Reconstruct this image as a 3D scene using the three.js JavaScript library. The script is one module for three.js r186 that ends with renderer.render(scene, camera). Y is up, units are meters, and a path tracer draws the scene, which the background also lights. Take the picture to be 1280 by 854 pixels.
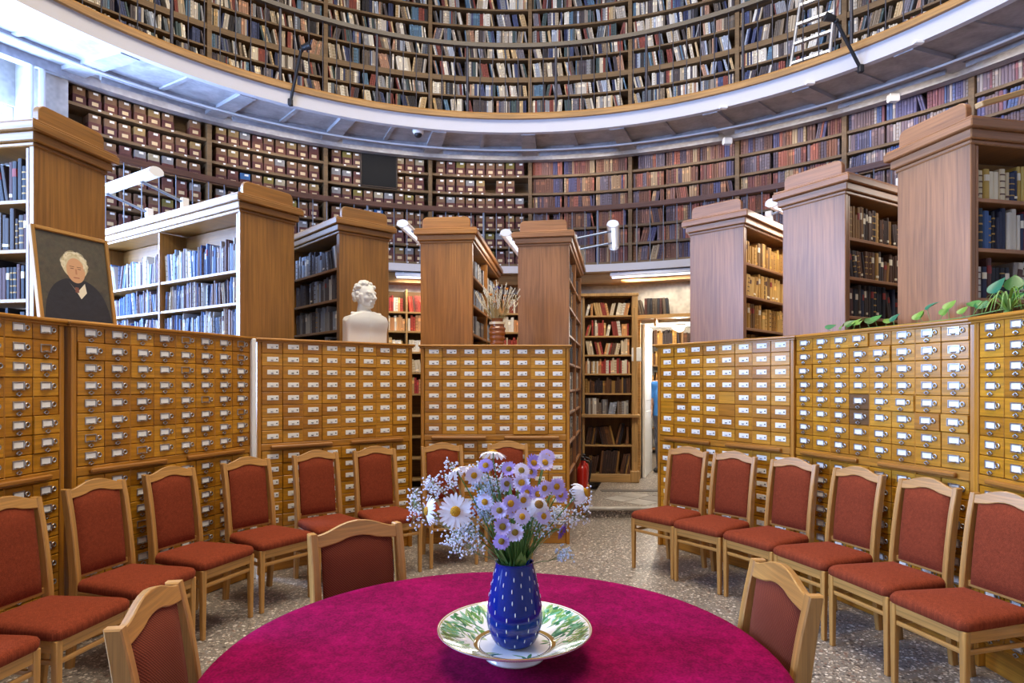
import * as THREE from 'three';
import { mergeGeometries, mergeVertices } from 'three/addons/utils/BufferGeometryUtils.js';
import { MarchingCubes } from 'three/addons/objects/MarchingCubes.js';
import { RectAreaLightUniformsLib } from 'three/addons/lights/RectAreaLightUniformsLib.js';

// ------------------------------------------------------------------ camera, sky, light, exposure
const scene = new THREE.Scene();
const renderer = new THREE.WebGLRenderer({ antialias: true });
renderer.toneMapping = THREE.LinearToneMapping;
renderer.toneMappingExposure = 1.26;
renderer.shadowMap.enabled = true;
RectAreaLightUniformsLib.init();
const FOCAL = 785, EYE = 1.48;
const camera = new THREE.PerspectiveCamera(2 * Math.atan(427 / FOCAL) * 180 / Math.PI, 1280 / 854, 0.05, 80);
camera.position.set(0, EYE, 0);
camera.lookAt(0, EYE, -10);
camera.setViewOffset(1280, 854, 0, -51, 1280, 854);           // shift lens: horizon below the middle, verticals stay upright
scene.background = new THREE.Color().setRGB(0.55, 0.72, 1.0);  // overcast daylight outside the windows

// plan: X to the right, D away from the camera; the rotunda's axis stands at X 0, D 3.52
const CD = 3.52, RW = 6.08, RG = 4.48, RL = 5.75;
const rad = (d) => d * Math.PI / 180;
const pol = (r, deg, y = 0) => new THREE.Vector3(r * Math.sin(rad(deg)), y, -(CD + r * Math.cos(rad(deg))));
function areaLight(name, w, h, color, intensity, pos, target) {
  const l = new THREE.RectAreaLight(color, intensity, w, h);
  l.name = name; l.position.copy(pos); l.lookAt(target); scene.add(l); return l;
}
const WIN = [[-80, -58.3, 1.15, 4.5, 42], [-122, -98, 1.15, 4.5, 34]];   // daylight windows (second out of view, placed to light the right side): angles, sill, head
for (const [a0, a1, y0, y1, power] of WIN) {
  const m = (a0 + a1) / 2, w = 2 * 6.3 * Math.sin(rad((a1 - a0) / 2)) - 0.1;
  areaLight('window_daylight', w, y1 - y0 - 0.1, new THREE.Color().setRGB(0.34, 0.54, 1.0), power, pol(6.38, m, (y0 + y1) / 2), pol(0, 0, (y0 + y1) / 2 - 0.2));
}
areaLight('unseen_ceiling_light_glow', 4.6, 4.6, new THREE.Color().setRGB(1.0, 0.87, 0.66), 7.6, new THREE.Vector3(0, 8.42, -CD), new THREE.Vector3(0, 0, -CD - 0.0001));  // unseen source overhead, placed to light the whole room

// ------------------------------------------------------------------ helpers
let seedState = 12345;
const rnd = () => { seedState = (seedState + 0x6d2b79f5) | 0; let t = Math.imul(seedState ^ (seedState >>> 15), 1 | seedState); t = (t + Math.imul(t ^ (t >>> 7), 61 | t)) ^ t; return ((t ^ (t >>> 14)) >>> 0) / 4294967296; };
const R = (a, b) => a + (b - a) * rnd();
const pick = (a) => a[Math.floor(rnd() * a.length)];
const reseed = (s) => { seedState = s; };
const V = (x, y, z) => new THREE.Vector3(x, y, z);
const taken = new Map();
function numbered(n) { const k = taken.get(n) || 0; taken.set(n, k + 1); return k ? n + '_' + String(k).padStart(3, '0') : n; }
function tag(o, label, category, group, kind) {
  if (label) o.userData.label = label;
  if (category) o.userData.category = category;
  if (group) o.userData.group = group;
  if (kind) o.userData.kind = kind;
  return o;
}
function sh(o) { o.castShadow = true; o.receiveShadow = true; return o; }
function part(name, geo, mat, parent) { const m = sh(new THREE.Mesh(geo, mat)); m.name = name; parent.add(m); return m; }
function thing(name, label, category, pos = [0, 0, 0], turn = 0, group) {
  const g = new THREE.Group(); g.name = numbered(name); g.position.set(...pos); g.rotation.y = turn; scene.add(g);
  return tag(g, label, category, group);
}
function solo(name, geo, mat, label, category, group) {
  const m = sh(new THREE.Mesh(geo, mat)); m.name = numbered(name); scene.add(m); return tag(m, label, category, group);
}
function struct(name, geo, mat, label) {
  const m = sh(new THREE.Mesh(geo, mat)); m.name = name; scene.add(m); m.userData.kind = 'structure'; if (label) m.userData.label = label; return m;
}
function copyOf(root, pos, turn, label, group) {
  const c = root.clone(); c.name = numbered(root.name.replace(/_\d{3}$/, '')); c.position.set(...pos); c.rotation.y = turn; scene.add(c);
  c.userData = { ...root.userData }; if (label) c.userData.label = label; if (group) c.userData.group = group; return c;
}
function norm(g) {                                   // non-indexed, with position, normal and uv only
  let q = g.index ? g.toNonIndexed() : g;
  for (const k of Object.keys(q.attributes)) if (!['position', 'normal', 'uv'].includes(k)) q.deleteAttribute(k);
  if (!q.attributes.normal) q.computeVertexNormals();
  if (!q.attributes.uv) q.setAttribute('uv', new THREE.BufferAttribute(new Float32Array(q.attributes.position.count * 2), 2));
  q.morphAttributes = {}; q.clearGroups();
  return q;
}
const merge = (list) => mergeGeometries(list.map(norm), false);
function uvm(g, grain = 'y', ou = 0, ov = 0) {       // uv in metres, grain axis along v
  const q = norm(g), p = q.attributes.position, n = q.attributes.normal, uv = q.attributes.uv;
  for (let i = 0; i < p.count; i++) {
    const c = { x: p.getX(i), y: p.getY(i), z: p.getZ(i) };
    const a = Math.abs(n.getX(i)), b = Math.abs(n.getY(i)), d = Math.abs(n.getZ(i));
    const face = a >= b && a >= d ? 'x' : b >= d ? 'y' : 'z';
    const ax = ['x', 'y', 'z'].filter((k) => k !== face);
    let v = grain === face ? ax[1] : grain, u = ax.find((k) => k !== v);
    uv.setXY(i, c[u] + ou, c[v] + ov);
  }
  return q;
}
function cham(w, h, d, c = 0.004, grain = 'y') {      // chamfered box, 44 triangles
  c = Math.min(c, w * 0.3, h * 0.3, d * 0.3);
  const H = [w / 2, h / 2, d / 2], pos = [];
  const vert = (s, f) => [0, 1, 2].map((k) => s[k] * (H[k] - (k === f ? 0 : c)));
  const quad = (a, b, e, f, out) => {
    const ab = b.map((v, i) => v - a[i]), ae = e.map((v, i) => v - a[i]);
    const nn = [ab[1] * ae[2] - ab[2] * ae[1], ab[2] * ae[0] - ab[0] * ae[2], ab[0] * ae[1] - ab[1] * ae[0]];
    const flip = nn[0] * out[0] + nn[1] * out[1] + nn[2] * out[2] < 0;
    if (f) pos.push(...(flip ? [a, e, b, a, f, e] : [a, b, e, a, e, f]).flat()); else pos.push(...(flip ? [a, e, b] : [a, b, e]).flat());
  };
  for (let f = 0; f < 3; f++) for (const s of [-1, 1]) {
    const [u, v] = [0, 1, 2].filter((k) => k !== f), m = (su, sv) => { const q = [0, 0, 0]; q[f] = s; q[u] = su; q[v] = sv; return vert(q, f); }, o = [0, 0, 0]; o[f] = s;
    quad(m(-1, -1), m(1, -1), m(1, 1), m(-1, 1), o);
  }
  for (let k = 0; k < 3; k++) { const [u, v] = [0, 1, 2].filter((q) => q !== k);
    for (const su of [-1, 1]) for (const sv of [-1, 1]) { const m = (sk, f) => { const q = [0, 0, 0]; q[k] = sk; q[u] = su; q[v] = sv; return vert(q, f); }, o = [0, 0, 0]; o[u] = su; o[v] = sv;
      quad(m(-1, u), m(1, u), m(1, v), m(-1, v), o); } }
  for (const a of [-1, 1]) for (const b of [-1, 1]) for (const e of [-1, 1]) quad(vert([a, b, e], 0), vert([a, b, e], 1), vert([a, b, e], 2), null, [a, b, e]);
  const g = new THREE.BufferGeometry(); g.setAttribute('position', new THREE.Float32BufferAttribute(pos, 3)); g.computeVertexNormals();
  return uvm(g, grain, w * 3.7 + h, d * 2.3 + h * 1.9);
}
const at = (g, x, y, z) => g.translate(x, y, z);
const cbox = (x0, x1, y0, y1, z0, z1, c = 0.004, grain = 'y') => at(cham(x1 - x0, y1 - y0, z1 - z0, c, grain), (x0 + x1) / 2, (y0 + y1) / 2, (z0 + z1) / 2);
function tube(points, r, seg = 12, rs = 6) { return new THREE.TubeGeometry(new THREE.CatmullRomCurve3(points.map((p) => (p.isVector3 ? p : V(...p)))), seg, r, rs, false); }
function rod(a, b, r, rs = 6) { const g = new THREE.CylinderGeometry(r, r, a.distanceTo(b), rs); g.rotateX(Math.PI / 2); const m = new THREE.Object3D(); m.position.copy(a).add(b).multiplyScalar(0.5); m.lookAt(b); m.updateMatrix(); return g.applyMatrix4(m.matrix); }
function lathe(pts, seg = 32) { return new THREE.LatheGeometry(pts.map((p) => new THREE.Vector2(...p)), seg); }
// solid ring sector about the vertical axis at (0, cz); profile in (r, y), angles in degrees, 0 = away from the camera
function sector(prof, a0, a1, seg, cz = -CD) {
  const pos = [], N = prof.length, full = Math.abs(a1 - a0) >= 359.9;
  const P = (i, k) => { const a = rad(a0 + (a1 - a0) * k / seg); return [prof[i][0] * Math.sin(a), prof[i][1], cz - prof[i][0] * Math.cos(a)]; };
  const shapeTris = THREE.ShapeUtils.triangulateShape(prof.map((p) => new THREE.Vector2(...p)), []);
  const area = THREE.ShapeUtils.area(prof.map((p) => new THREE.Vector2(...p)));
  const tri = (a, b, c, f) => pos.push(...(f ? [a, c, b] : [a, b, c]).flat());
  const fl = area < 0;
  for (let k = 0; k < seg; k++) for (let i = 0; i < N; i++) { const j = (i + 1) % N; tri(P(i, k), P(i, k + 1), P(j, k + 1), !fl); tri(P(i, k), P(j, k + 1), P(j, k), !fl); }
  if (!full) for (const [a, b, c] of shapeTris) { tri(P(a, 0), P(b, 0), P(c, 0), fl); tri(P(a, seg), P(b, seg), P(c, seg), !fl); }
  const g = new THREE.BufferGeometry(); g.setAttribute('position', new THREE.Float32BufferAttribute(pos, 3)); g.computeVertexNormals();
  const uv = new Float32Array(pos.length / 3 * 2);
  for (let i = 0; i < pos.length / 3; i++) { const x = pos[i * 3], y = pos[i * 3 + 1], z = pos[i * 3 + 2] - cz, r = Math.hypot(x, z), nY = Math.abs(g.attributes.normal.getY(i)); uv[i * 2] = nY > 0.6 ? r : y; uv[i * 2 + 1] = Math.atan2(x, -z) * 6; }
  g.setAttribute('uv', new THREE.BufferAttribute(uv, 2));
  return g;
}
const ringBox = (r0, r1, y0, y1, a0, a1, seg, cz) => sector([[r0, y0], [r1, y0], [r1, y1], [r0, y1]], a0, a1, seg, cz);
function marched(sdf, c, half, res) {                  // surface of a distance field in a cube
  const mc = new MarchingCubes(res, new THREE.MeshBasicMaterial(), false, false, 120000), s = mc.size, h = mc.halfsize;
  for (let k = 0; k < s; k++) for (let j = 0; j < s; j++) for (let i = 0; i < s; i++) mc.field[k * s * s + j * s + i] = -sdf(c[0] + (i - h) / h * half, c[1] + (j - h) / h * half, c[2] + (k - h) / h * half);
  mc.isolation = 0; mc.update();
  const n = mc.count, g = new THREE.BufferGeometry(), p = new Float32Array(mc.positionArray.slice(0, n * 3));
  for (let i = 0; i < n; i++) { p[i * 3] = p[i * 3] * half + c[0]; p[i * 3 + 1] = p[i * 3 + 1] * half + c[1]; p[i * 3 + 2] = p[i * 3 + 2] * half + c[2]; }
  g.setAttribute('position', new THREE.BufferAttribute(p, 3));
  const w = mergeVertices(g, 1e-5); w.computeVertexNormals(); return norm(w);
}
const smin = (a, b, k) => { const h = Math.max(k - Math.abs(a - b), 0) / k; return Math.min(a, b) - h * h * k * 0.25; };
const sEll = (x, y, z, c, r) => { const k = Math.hypot((x - c[0]) / r[0], (y - c[1]) / r[1], (z - c[2]) / r[2]); return (k - 1) * Math.min(...r); };
const sCap = (x, y, z, a, b, ra, rb) => { const ba = [b[0] - a[0], b[1] - a[1], b[2] - a[2]], pa = [x - a[0], y - a[1], z - a[2]]; const t = Math.min(1, Math.max(0, (pa[0] * ba[0] + pa[1] * ba[1] + pa[2] * ba[2]) / (ba[0] ** 2 + ba[1] ** 2 + ba[2] ** 2))); return Math.hypot(pa[0] - ba[0] * t, pa[1] - ba[1] * t, pa[2] - ba[2] * t) - (ra + (rb - ra) * t); };
const sBox = (x, y, z, c, h, r) => { const q = [Math.abs(x - c[0]) - h[0] + r, Math.abs(y - c[1]) - h[1] + r, Math.abs(z - c[2]) - h[2] + r]; return Math.hypot(Math.max(q[0], 0), Math.max(q[1], 0), Math.max(q[2], 0)) + Math.min(Math.max(...q), 0) - r; };

// ------------------------------------------------------------------ textures and materials
function lattice(w, h, seed) { reseed(seed); const a = new Float32Array(w * h); for (let i = 0; i < a.length; i++) a[i] = rnd(); return (x, y) => { const x0 = Math.floor(x), y0 = Math.floor(y), fx = x - x0, fy = y - y0, s = fx * fx * (3 - 2 * fx), t = fy * fy * (3 - 2 * fy), q = (i, j) => a[((j % h + h) % h) * w + ((i % w + w) % w)]; return (q(x0, y0) * (1 - s) + q(x0 + 1, y0) * s) * (1 - t) + (q(x0, y0 + 1) * (1 - s) + q(x0 + 1, y0 + 1) * s) * t; }; }
function dataTex(N, M, fn, srgb = true) {
  const d = new Uint8Array(N * M * 4);
  for (let j = 0; j < M; j++) for (let i = 0; i < N; i++) { const c = fn(i / N, j / M); for (let k = 0; k < 3; k++) d[(j * N + i) * 4 + k] = Math.max(0, Math.min(255, c[k] * 255)); d[(j * N + i) * 4 + 3] = 255; }
  const t = new THREE.DataTexture(d, N, M); t.magFilter = THREE.LinearFilter; t.minFilter = THREE.LinearFilter; t.wrapS = t.wrapT = THREE.RepeatWrapping; if (srgb) t.colorSpace = THREE.SRGBColorSpace; t.needsUpdate = true; return t;
}
// one seamless grain map (0.5 m across, 1.5 m along) that the wood colours tint
const nA = lattice(8, 4, 3), nB = lattice(64, 6, 4), nC = lattice(256, 16, 5), nD = lattice(16, 5, 6);
const grain = dataTex(512, 512, (u, v) => {
  const warp = nA(u * 8, v * 4) * 0.5 + nD(u * 16, v * 5) * 0.2;
  const ring = 0.5 + 0.5 * Math.sin((u * 10 + warp * 3) * Math.PI * 2);
  const fib = nC(u * 256, v * 16), mid = nB(u * 64, v * 6);
  const k = 0.84 + 0.05 * (ring - 0.5) + 0.13 * (mid - 0.5) + 0.12 * (fib - 0.5) + 0.14 * (nA(u * 8 + 3, v * 4) - 0.5);
  const kd = fib > 0.92 ? 0.92 : 1;
  return [k * kd + 0.05, k * kd * 0.985 + 0.045, k * kd * 0.95 + 0.04];
});
grain.repeat.set(2, 0.667);
const std = (o) => new THREE.MeshStandardMaterial(o);
const phys = (o) => new THREE.MeshPhysicalMaterial(o);
const hex = (h) => new THREE.Color(h);
function wood(color, rough = 0.5, ox = 0, oy = 0, extra = {}) { const t = grain.clone(); t.repeat.copy(grain.repeat); t.offset.set(ox, oy); t.needsUpdate = true; return phys({ color: hex(color), map: t, roughness: rough, bumpMap: t, bumpScale: 0.0004, ...extra }); }
const M = {};
M.drawer = ['#d0901f', '#c7871b', '#d89a2a', '#bf7f1a', '#d19324', '#ca8b20'].map((c, i) => wood(c, 0.34, i * 0.17, i * 0.31, { clearcoat: 0.22, clearcoatRoughness: 0.25 }));
M.drawerDark = wood('#7a5426', 0.4, 0.3, 0.2);
M.cab = wood('#c58628', 0.36, 0.1, 0.05, { clearcoat: 0.22, clearcoatRoughness: 0.25 });
M.cabDark = wood('#c58628', 0.5, 0.4, 0.3);
M.slide = wood('#a8702c', 0.4, 0.2, 0.6);
M.caseA = wood('#9c6e32', 0.42, 0.0, 0.1, { clearcoat: 0.25, clearcoatRoughness: 0.35 });
M.caseB = wood('#b87c38', 0.42, 0.35, 0.4, { clearcoat: 0.25, clearcoatRoughness: 0.35 });
M.caseDaylit = wood('#a87448', 0.42, 0.62, 0.2, { clearcoat: 0.25, clearcoatRoughness: 0.35 });  // case wood with the bluish daylight tint put into its colour
M.caseIn = wood('#9c6e32', 0.55, 0.2, 0.8);
M.shelf = wood('#8e6b45', 0.55, 0.5, 0.5);
M.wallShelf = wood('#826849', 0.6, 0.15, 0.15);
M.wallBack = wood('#826849', 0.75, 0.7, 0.1);
M.rail = wood('#6e4636', 0.5, 0.25, 0.9);
M.lip = wood('#a67c45', 0.5, 0.3, 0.3);
M.chair = wood('#cf9a52', 0.38, 0.05, 0.5, { clearcoat: 0.3, clearcoatRoughness: 0.3 });
M.paleWood = wood('#c9a066', 0.5, 0.45, 0.15);
const nf = lattice(128, 128, 11), ng = lattice(24, 24, 12);
const weave = dataTex(256, 256, (u, v) => { const k = 0.80 + 0.20 * (nf(u * 128, v * 128) - 0.5) * 2 * 0.6 + 0.08 * (ng(u * 24, v * 24) - 0.5) + 0.07 * Math.sin(u * 256 * 0.8) * Math.sin(v * 256 * 0.8); return [k, k, k]; });
weave.repeat.set(4, 4);
M.fabric = phys({ color: hex('#a0482c'), map: weave, bumpMap: weave, bumpScale: 0.0008, roughness: 0.95, specularIntensity: 0.3, sheen: 0.12, sheenColor: hex('#c98a80'), sheenRoughness: 0.6 });
const ribT = dataTex(128, 128, (u, v) => { const k = 0.72 + 0.22 * Math.sin((u * 14 + v * 14) * Math.PI * 2) * (0.6 + 0.4 * Math.sin((u - v) * 18 * Math.PI)); return [k, k, k]; });
ribT.repeat.set(8, 8);
M.fabricRib = phys({ color: hex('#a05038'), map: ribT, bumpMap: ribT, bumpScale: 0.001, roughness: 0.95, specularIntensity: 0.3, sheen: 0.12, sheenColor: hex('#c98a80'), sheenRoughness: 0.6 });
M.plaster = std({ color: hex('#d9d6d2'), roughness: 0.9 });
const np = lattice(16, 16, 21), nq = lattice(64, 64, 22);
const blot = dataTex(256, 256, (u, v) => { const k = 0.86 + 0.16 * (np(u * 16, v * 16) - 0.5) + 0.1 * (nq(u * 64, v * 64) - 0.5); return [k, k, k]; });
blot.repeat.set(0.5, 0.5);
M.wall = std({ color: hex('#d8d3cc'), map: blot, roughness: 0.92 });
M.soffit = std({ color: hex('#b6b4ba'), map: blot, roughness: 0.55 });
M.soffitRib = std({ color: hex('#b6b4ba'), map: blot, roughness: 0.5 });
M.fascia = std({ color: hex('#b6b4ba'), roughness: 0.6 });
M.white = std({ color: hex('#efeeea'), roughness: 0.5 });
M.paper = std({ color: hex('#f4f1e8'), roughness: 0.85 });
M.beige = std({ color: hex('#d8bf93'), roughness: 0.85 });
M.black = std({ color: hex('#18181c'), roughness: 0.5 });
M.darkMetal = std({ color: hex('#2d2c31'), roughness: 0.45, metalness: 0.6 });
M.steel = std({ color: hex('#c2c4c8'), roughness: 0.28, metalness: 0.95 });
M.alu = std({ color: hex('#d5d8de'), roughness: 0.35, metalness: 0.8 });
M.pipe = std({ color: hex('#dcdde0'), roughness: 0.5 });
// terrazzo
{
  const c = document.createElement('canvas'); c.width = c.height = 1024; const x = c.getContext('2d');
  x.fillStyle = '#837b72'; x.fillRect(0, 0, 1024, 1024); reseed(77);
  const cols = ['#d9cfc2', '#c9beb0', '#5b5450', '#473f3c', '#a3988b', '#b7a694', '#6c625b', '#e6ddd2', '#8d6f60'];
  for (let i = 0; i < 9000; i++) { const px = rnd() * 1024, py = rnd() * 1024, s = 2 + rnd() * rnd() * 11; x.fillStyle = pick(cols);
    for (const [dx, dy] of [[0, 0], [1024, 0], [-1024, 0], [0, 1024], [0, -1024]]) { if (px + dx < -20 || px + dx > 1044 || py + dy < -20 || py + dy > 1044) continue; x.beginPath(); const n = 5; const o = i * 1.7; for (let k = 0; k < n; k++) { const a = o + k / n * 6.283, r = s * (0.6 + 0.4 * Math.abs(Math.sin(i * 3.1 + k * 2.3))); x.lineTo(px + dx + Math.cos(a) * r, py + dy + Math.sin(a) * r); } x.fill(); } }
  const t = new THREE.CanvasTexture(c); t.colorSpace = THREE.SRGBColorSpace; t.wrapS = t.wrapT = THREE.RepeatWrapping; t.repeat.set(0.8, 0.8); M.terrazzo = std({ color: hex('#ffffff'), map: t, roughness: 0.32 });
}
M.stoneDark = std({ color: hex('#77706a'), map: blot, roughness: 0.35 });
M.stonePale = std({ color: hex('#c4bdb4'), map: blot, roughness: 0.35 });
M.stoneMid = std({ color: hex('#a29a91'), map: blot, roughness: 0.35 });

// ------------------------------------------------------------------ the rotunda
struct('floor', (() => { const g = new THREE.CylinderGeometry(6.65, 6.65, 0.2, 96); g.translate(0, -0.1, -CD); return uvm(g, 'z'); })(), M.terrazzo, 'speckled grey terrazzo floor');
const landShape = new THREE.Shape([[0.80, 6.85], [2.52, 6.85], [3.2, 7.6], [3.2, 8.6], [4.2, 9.6], [4.2, 12.4], [1.7, 12.4], [1.7, 8.75], [1.26, 8.75]].map((p) => new THREE.Vector2(...p)));
const landing = struct('floor_landing', (() => { const g = new THREE.ExtrudeGeometry(landShape, { depth: 0.11, bevelEnabled: false }); g.rotateX(-Math.PI / 2); return uvm(g, 'z'); })(), M.terrazzo, 'raised stone landing before the doorway');
{ // stone paving of the landing: pale diamonds between darker triangles
  for (let r = 0; r < 3; r++) for (let i = 0; i < 6; i++) {
    const cx = 1.06 + i * 0.42 + (r % 2 ? 0.21 : 0), cd = 7.16 + r * 0.22;
    if (cx > 2.5 || cx - 0.2 < 0.80 + (cd - 6.85) * 0.25) continue;
    const s = new THREE.Shape([[cx - 0.2, cd], [cx, cd - 0.2], [cx + 0.2, cd], [cx, cd + 0.2]].map((p) => new THREE.Vector2(...p)));
    const g = new THREE.ExtrudeGeometry(s, { depth: 0.004, bevelEnabled: false }); g.rotateX(-Math.PI / 2); g.translate(0, 0.11, 0);
    part('tile', uvm(g, 'z'), (i + r) % 2 ? M.stonePale : M.stoneMid, landing);
  }
  part('step_edge', cbox(0.8, 2.52, 0.085, 0.118, -6.9, -6.82, 0.008, 'x'), M.stonePale, landing);
  part('stone_band', cbox(1.12, 3.0, 0.11, 0.118, -7.98, -7.86, 0.003, 'x'), M.stoneDark, landing);
}
const ring = (r0, r1, y0, y1, a0, a1, step = 3) => ringBox(r0, r1, y0, y1, a0, a1, Math.max(1, Math.round(Math.abs(a1 - a0) / step)));
const DOOR = [18.7, 28];
struct('wall_lower', merge([
  ring(RL, 6.65, 0, 3.0, -58.3, DOOR[0]), ring(RL, 6.65, 2.32, 3.0, DOOR[0], DOOR[1]), ring(RL, 6.65, 0, 3.0, DOOR[1], 180), ring(RL, 6.65, 0, 3.0, -180, -122), ring(RL, 6.65, 0, 3.0, -98, -80),
  ring(RL, 6.65, 0, 1.15, -80, -58.3), ring(RL, 6.65, 0, 1.15, -122, -98)]), M.wall, 'pale plaster ground floor wall of the rotunda');
struct('wall_middle', merge([ring(6.4, 6.65, 3.0, 5.0, -55.1, 180), ring(6.4, 6.65, 3.0, 5.0, -180, -122), ring(6.4, 6.65, 3.0, 5.0, -98, -80), ring(6.4, 6.65, 4.5, 5.0, -80, -58.3), ring(6.4, 6.65, 4.5, 5.0, -122, -98)]), M.wall, 'plaster wall behind the middle shelving');
struct('wall_pier', ring(5.98, 6.65, 3.0, 5.0, -58.3, -55.1), M.wall, 'pale plaster pier beside the window');
struct('wall_upper', ring(6.4, 6.65, 5.0, 8.6, -180, 180), M.wall, 'plaster wall behind the gallery shelving');
struct('ceiling', (() => { const g = new THREE.CylinderGeometry(6.65, 6.65, 0.2, 96); g.translate(0, 8.7, -CD); return uvm(g, 'x'); })(), M.plaster, 'round plaster ceiling');
// windows: painted frame, mullions and panes
M.glass = phys({ color: hex('#ffffff'), transmission: 1, thickness: 0, roughness: 0.02, ior: 1.45 });
WIN.forEach(([a0, a1, y0, y1], i) => {
  const m = (a0 + a1) / 2, r = 6.45, half = r * Math.sin(rad((a1 - a0) / 2)), g = new THREE.Group(); g.name = 'window_' + (i + 1); g.userData = { kind: 'structure', label: 'tall daylight window, mostly out of view, with white frame and mullions' };
  const c = pol(r * Math.cos(rad((a1 - a0) / 2)) + 0.06, m, 0); g.position.copy(c); g.rotation.y = -rad(m); scene.add(g);
  part('window_frame', merge([cbox(-half, -half + 0.09, y0, y1, -0.06, 0.06), cbox(half - 0.09, half, y0, y1, -0.06, 0.06), cbox(-half + 0.09, half - 0.09, y0, y0 + 0.09, -0.06, 0.06), cbox(-half + 0.09, half - 0.09, y1 - 0.09, y1, -0.06, 0.06)]), M.white, g);
  const cols = 3, rows = 4, w = (2 * half - 0.18) / cols, h = (y1 - y0 - 0.18) / rows;
  for (let k = 1; k < cols; k++) part('mullion', cbox(-half + 0.09 + k * w - 0.03, -half + 0.09 + k * w + 0.03, y0 + 0.09, y1 - 0.09, -0.05, 0.05), M.white, g);
  for (let k = 1; k < rows; k++) part('glazing_bar', cbox(-half + 0.09, half - 0.09, y0 + 0.09 + k * h - 0.02, y0 + 0.09 + k * h + 0.02, -0.04, 0.04, 0.004, 'x'), M.white, g);
  for (let k = 0; k < cols; k++) for (let j = 0; j < rows; j++) part('pane', new THREE.PlaneGeometry(w, h).translate(-half + 0.09 + (k + 0.5) * w, y0 + 0.09 + (j + 0.5) * h, -0.01), M.glass, g);
  part('window_sill', cbox(-half - 0.3, half + 0.3, y0 - 0.04, y0, -0.1, 0.75, 0.01, 'x'), M.white, g);
});
// unseen luminous ceiling light, placed to light the room from above
{
  const lamp = thing('unseen_ceiling_light_panel', 'unseen round luminous glass light in the middle of the ceiling', 'ceiling light', [0, 8.46, -CD]);
  part('diffuser', new THREE.CylinderGeometry(2.7, 2.7, 0.03, 64).translate(0, 0.02, 0), std({ color: hex('#fff6e8'), emissive: hex('#fff0dc'), emissiveIntensity: 1.0, roughness: 0.6 }), lamp);
  part('frame', lathe([[2.68, -0.02], [2.85, -0.02], [2.9, 0.14], [2.68, 0.14], [2.68, -0.02]], 64), M.white, lamp);
}
// gallery: floor, fascia, wooden lip, sloping soffit with ribs
struct('gallery_floor', sector([[RG + 0.03, 4.805], [6.4, 5.025], [6.4, 5.06], [RG + 0.03, 4.86]], -180, 180, 120), M.wallShelf, 'gallery walkway floor');
struct('trim_1', ring(RG - 0.02, RG + 0.05, 4.655, 4.815, -180, 180, 2), M.fascia, 'white curved fascia of the gallery');
struct('trim_2', sector([[RG - 0.06, 4.815], [RG + 0.02, 4.815], [RG + 0.02, 4.9], [RG - 0.035, 4.9], [RG - 0.06, 4.875]], -180, 180, 180), M.lip, 'wooden lip above the white fascia');
const soffit = struct('ceiling_soffit', sector([[RG + 0.05, 4.69], [6.4, 4.985], [6.4, 5.02], [RG + 0.05, 4.8]], -180, 180, 120), M.soffit, 'sloping panelled soffit under the gallery');
const UP = [-84, -69.5, -55.1, -40.3, -26, -11.7, 2.6, 16.8, 31, 43.6, 56.2, 70, 84];
const sofY = (r) => 4.69 + (r - RG - 0.05) * 0.295 / (6.4 - RG - 0.05);
for (let i = 0; i < UP.length; i++) {
  const a = UP[i], b = UP[i + 1];
  const rib = (da, w, dpt) => sector([[RG + 0.05, sofY(RG + 0.05) - dpt], [6.06, sofY(6.06) - dpt], [6.06, sofY(6.06)], [RG + 0.05, sofY(RG + 0.05)]], a + da - w, a + da + w, 1);
  part('rib', rib(0, 1.1, 0.045), M.soffitRib, soffit);
  if (b !== undefined) part('batten', rib((b - a) / 2, 0.28, 0.02), M.soffitRib, soffit);
}
part('cross_beam', sector([[5.4, sofY(5.4) - 0.06], [5.5, sofY(5.5) - 0.06], [5.5, sofY(5.5)], [5.4, sofY(5.4)]], -84, 84, 84), M.soffit, soffit);
part('edge_beam', sector([[5.86, sofY(5.86) - 0.1], [6.06, sofY(6.06) - 0.1], [6.06, sofY(6.06)], [5.86, sofY(5.86)]], -84, 84, 84), M.soffit, soffit);
solo('conduit_pipe', sector(Array.from({ length: 8 }, (_, k) => [5.36 + 0.013 * Math.cos(k * Math.PI / 4), sofY(5.36) - 0.06 + 0.013 * Math.sin(k * Math.PI / 4)]), -80, 84, 82), M.pipe, 'long pale pipe curving along the gallery soffit', 'pipe');
for (const [a, r] of [[-58.75, 5.9], [-57.75, 5.9]]) { const p = pol(r, a); solo('heating_pipe', new THREE.CylinderGeometry(0.032, 0.032, 1.86, 12).translate(p.x, 3.93, p.z), M.pipe, 'white vertical heating pipe beside the plaster pier', 'pipe', 'heating pipes by the window'); }
// mezzanine walkway
const MZ = [-57, 100];
struct('mezzanine_floor', ring(5.35, 6.4, 3.02, 3.12, MZ[0], MZ[1]), M.fascia, 'white edged walkway below the middle shelves');
struct('trim_3', ring(5.5, RL, 2.88, 3.02, MZ[0], MZ[1]), M.lip, 'wooden beam under the walkway');

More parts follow.
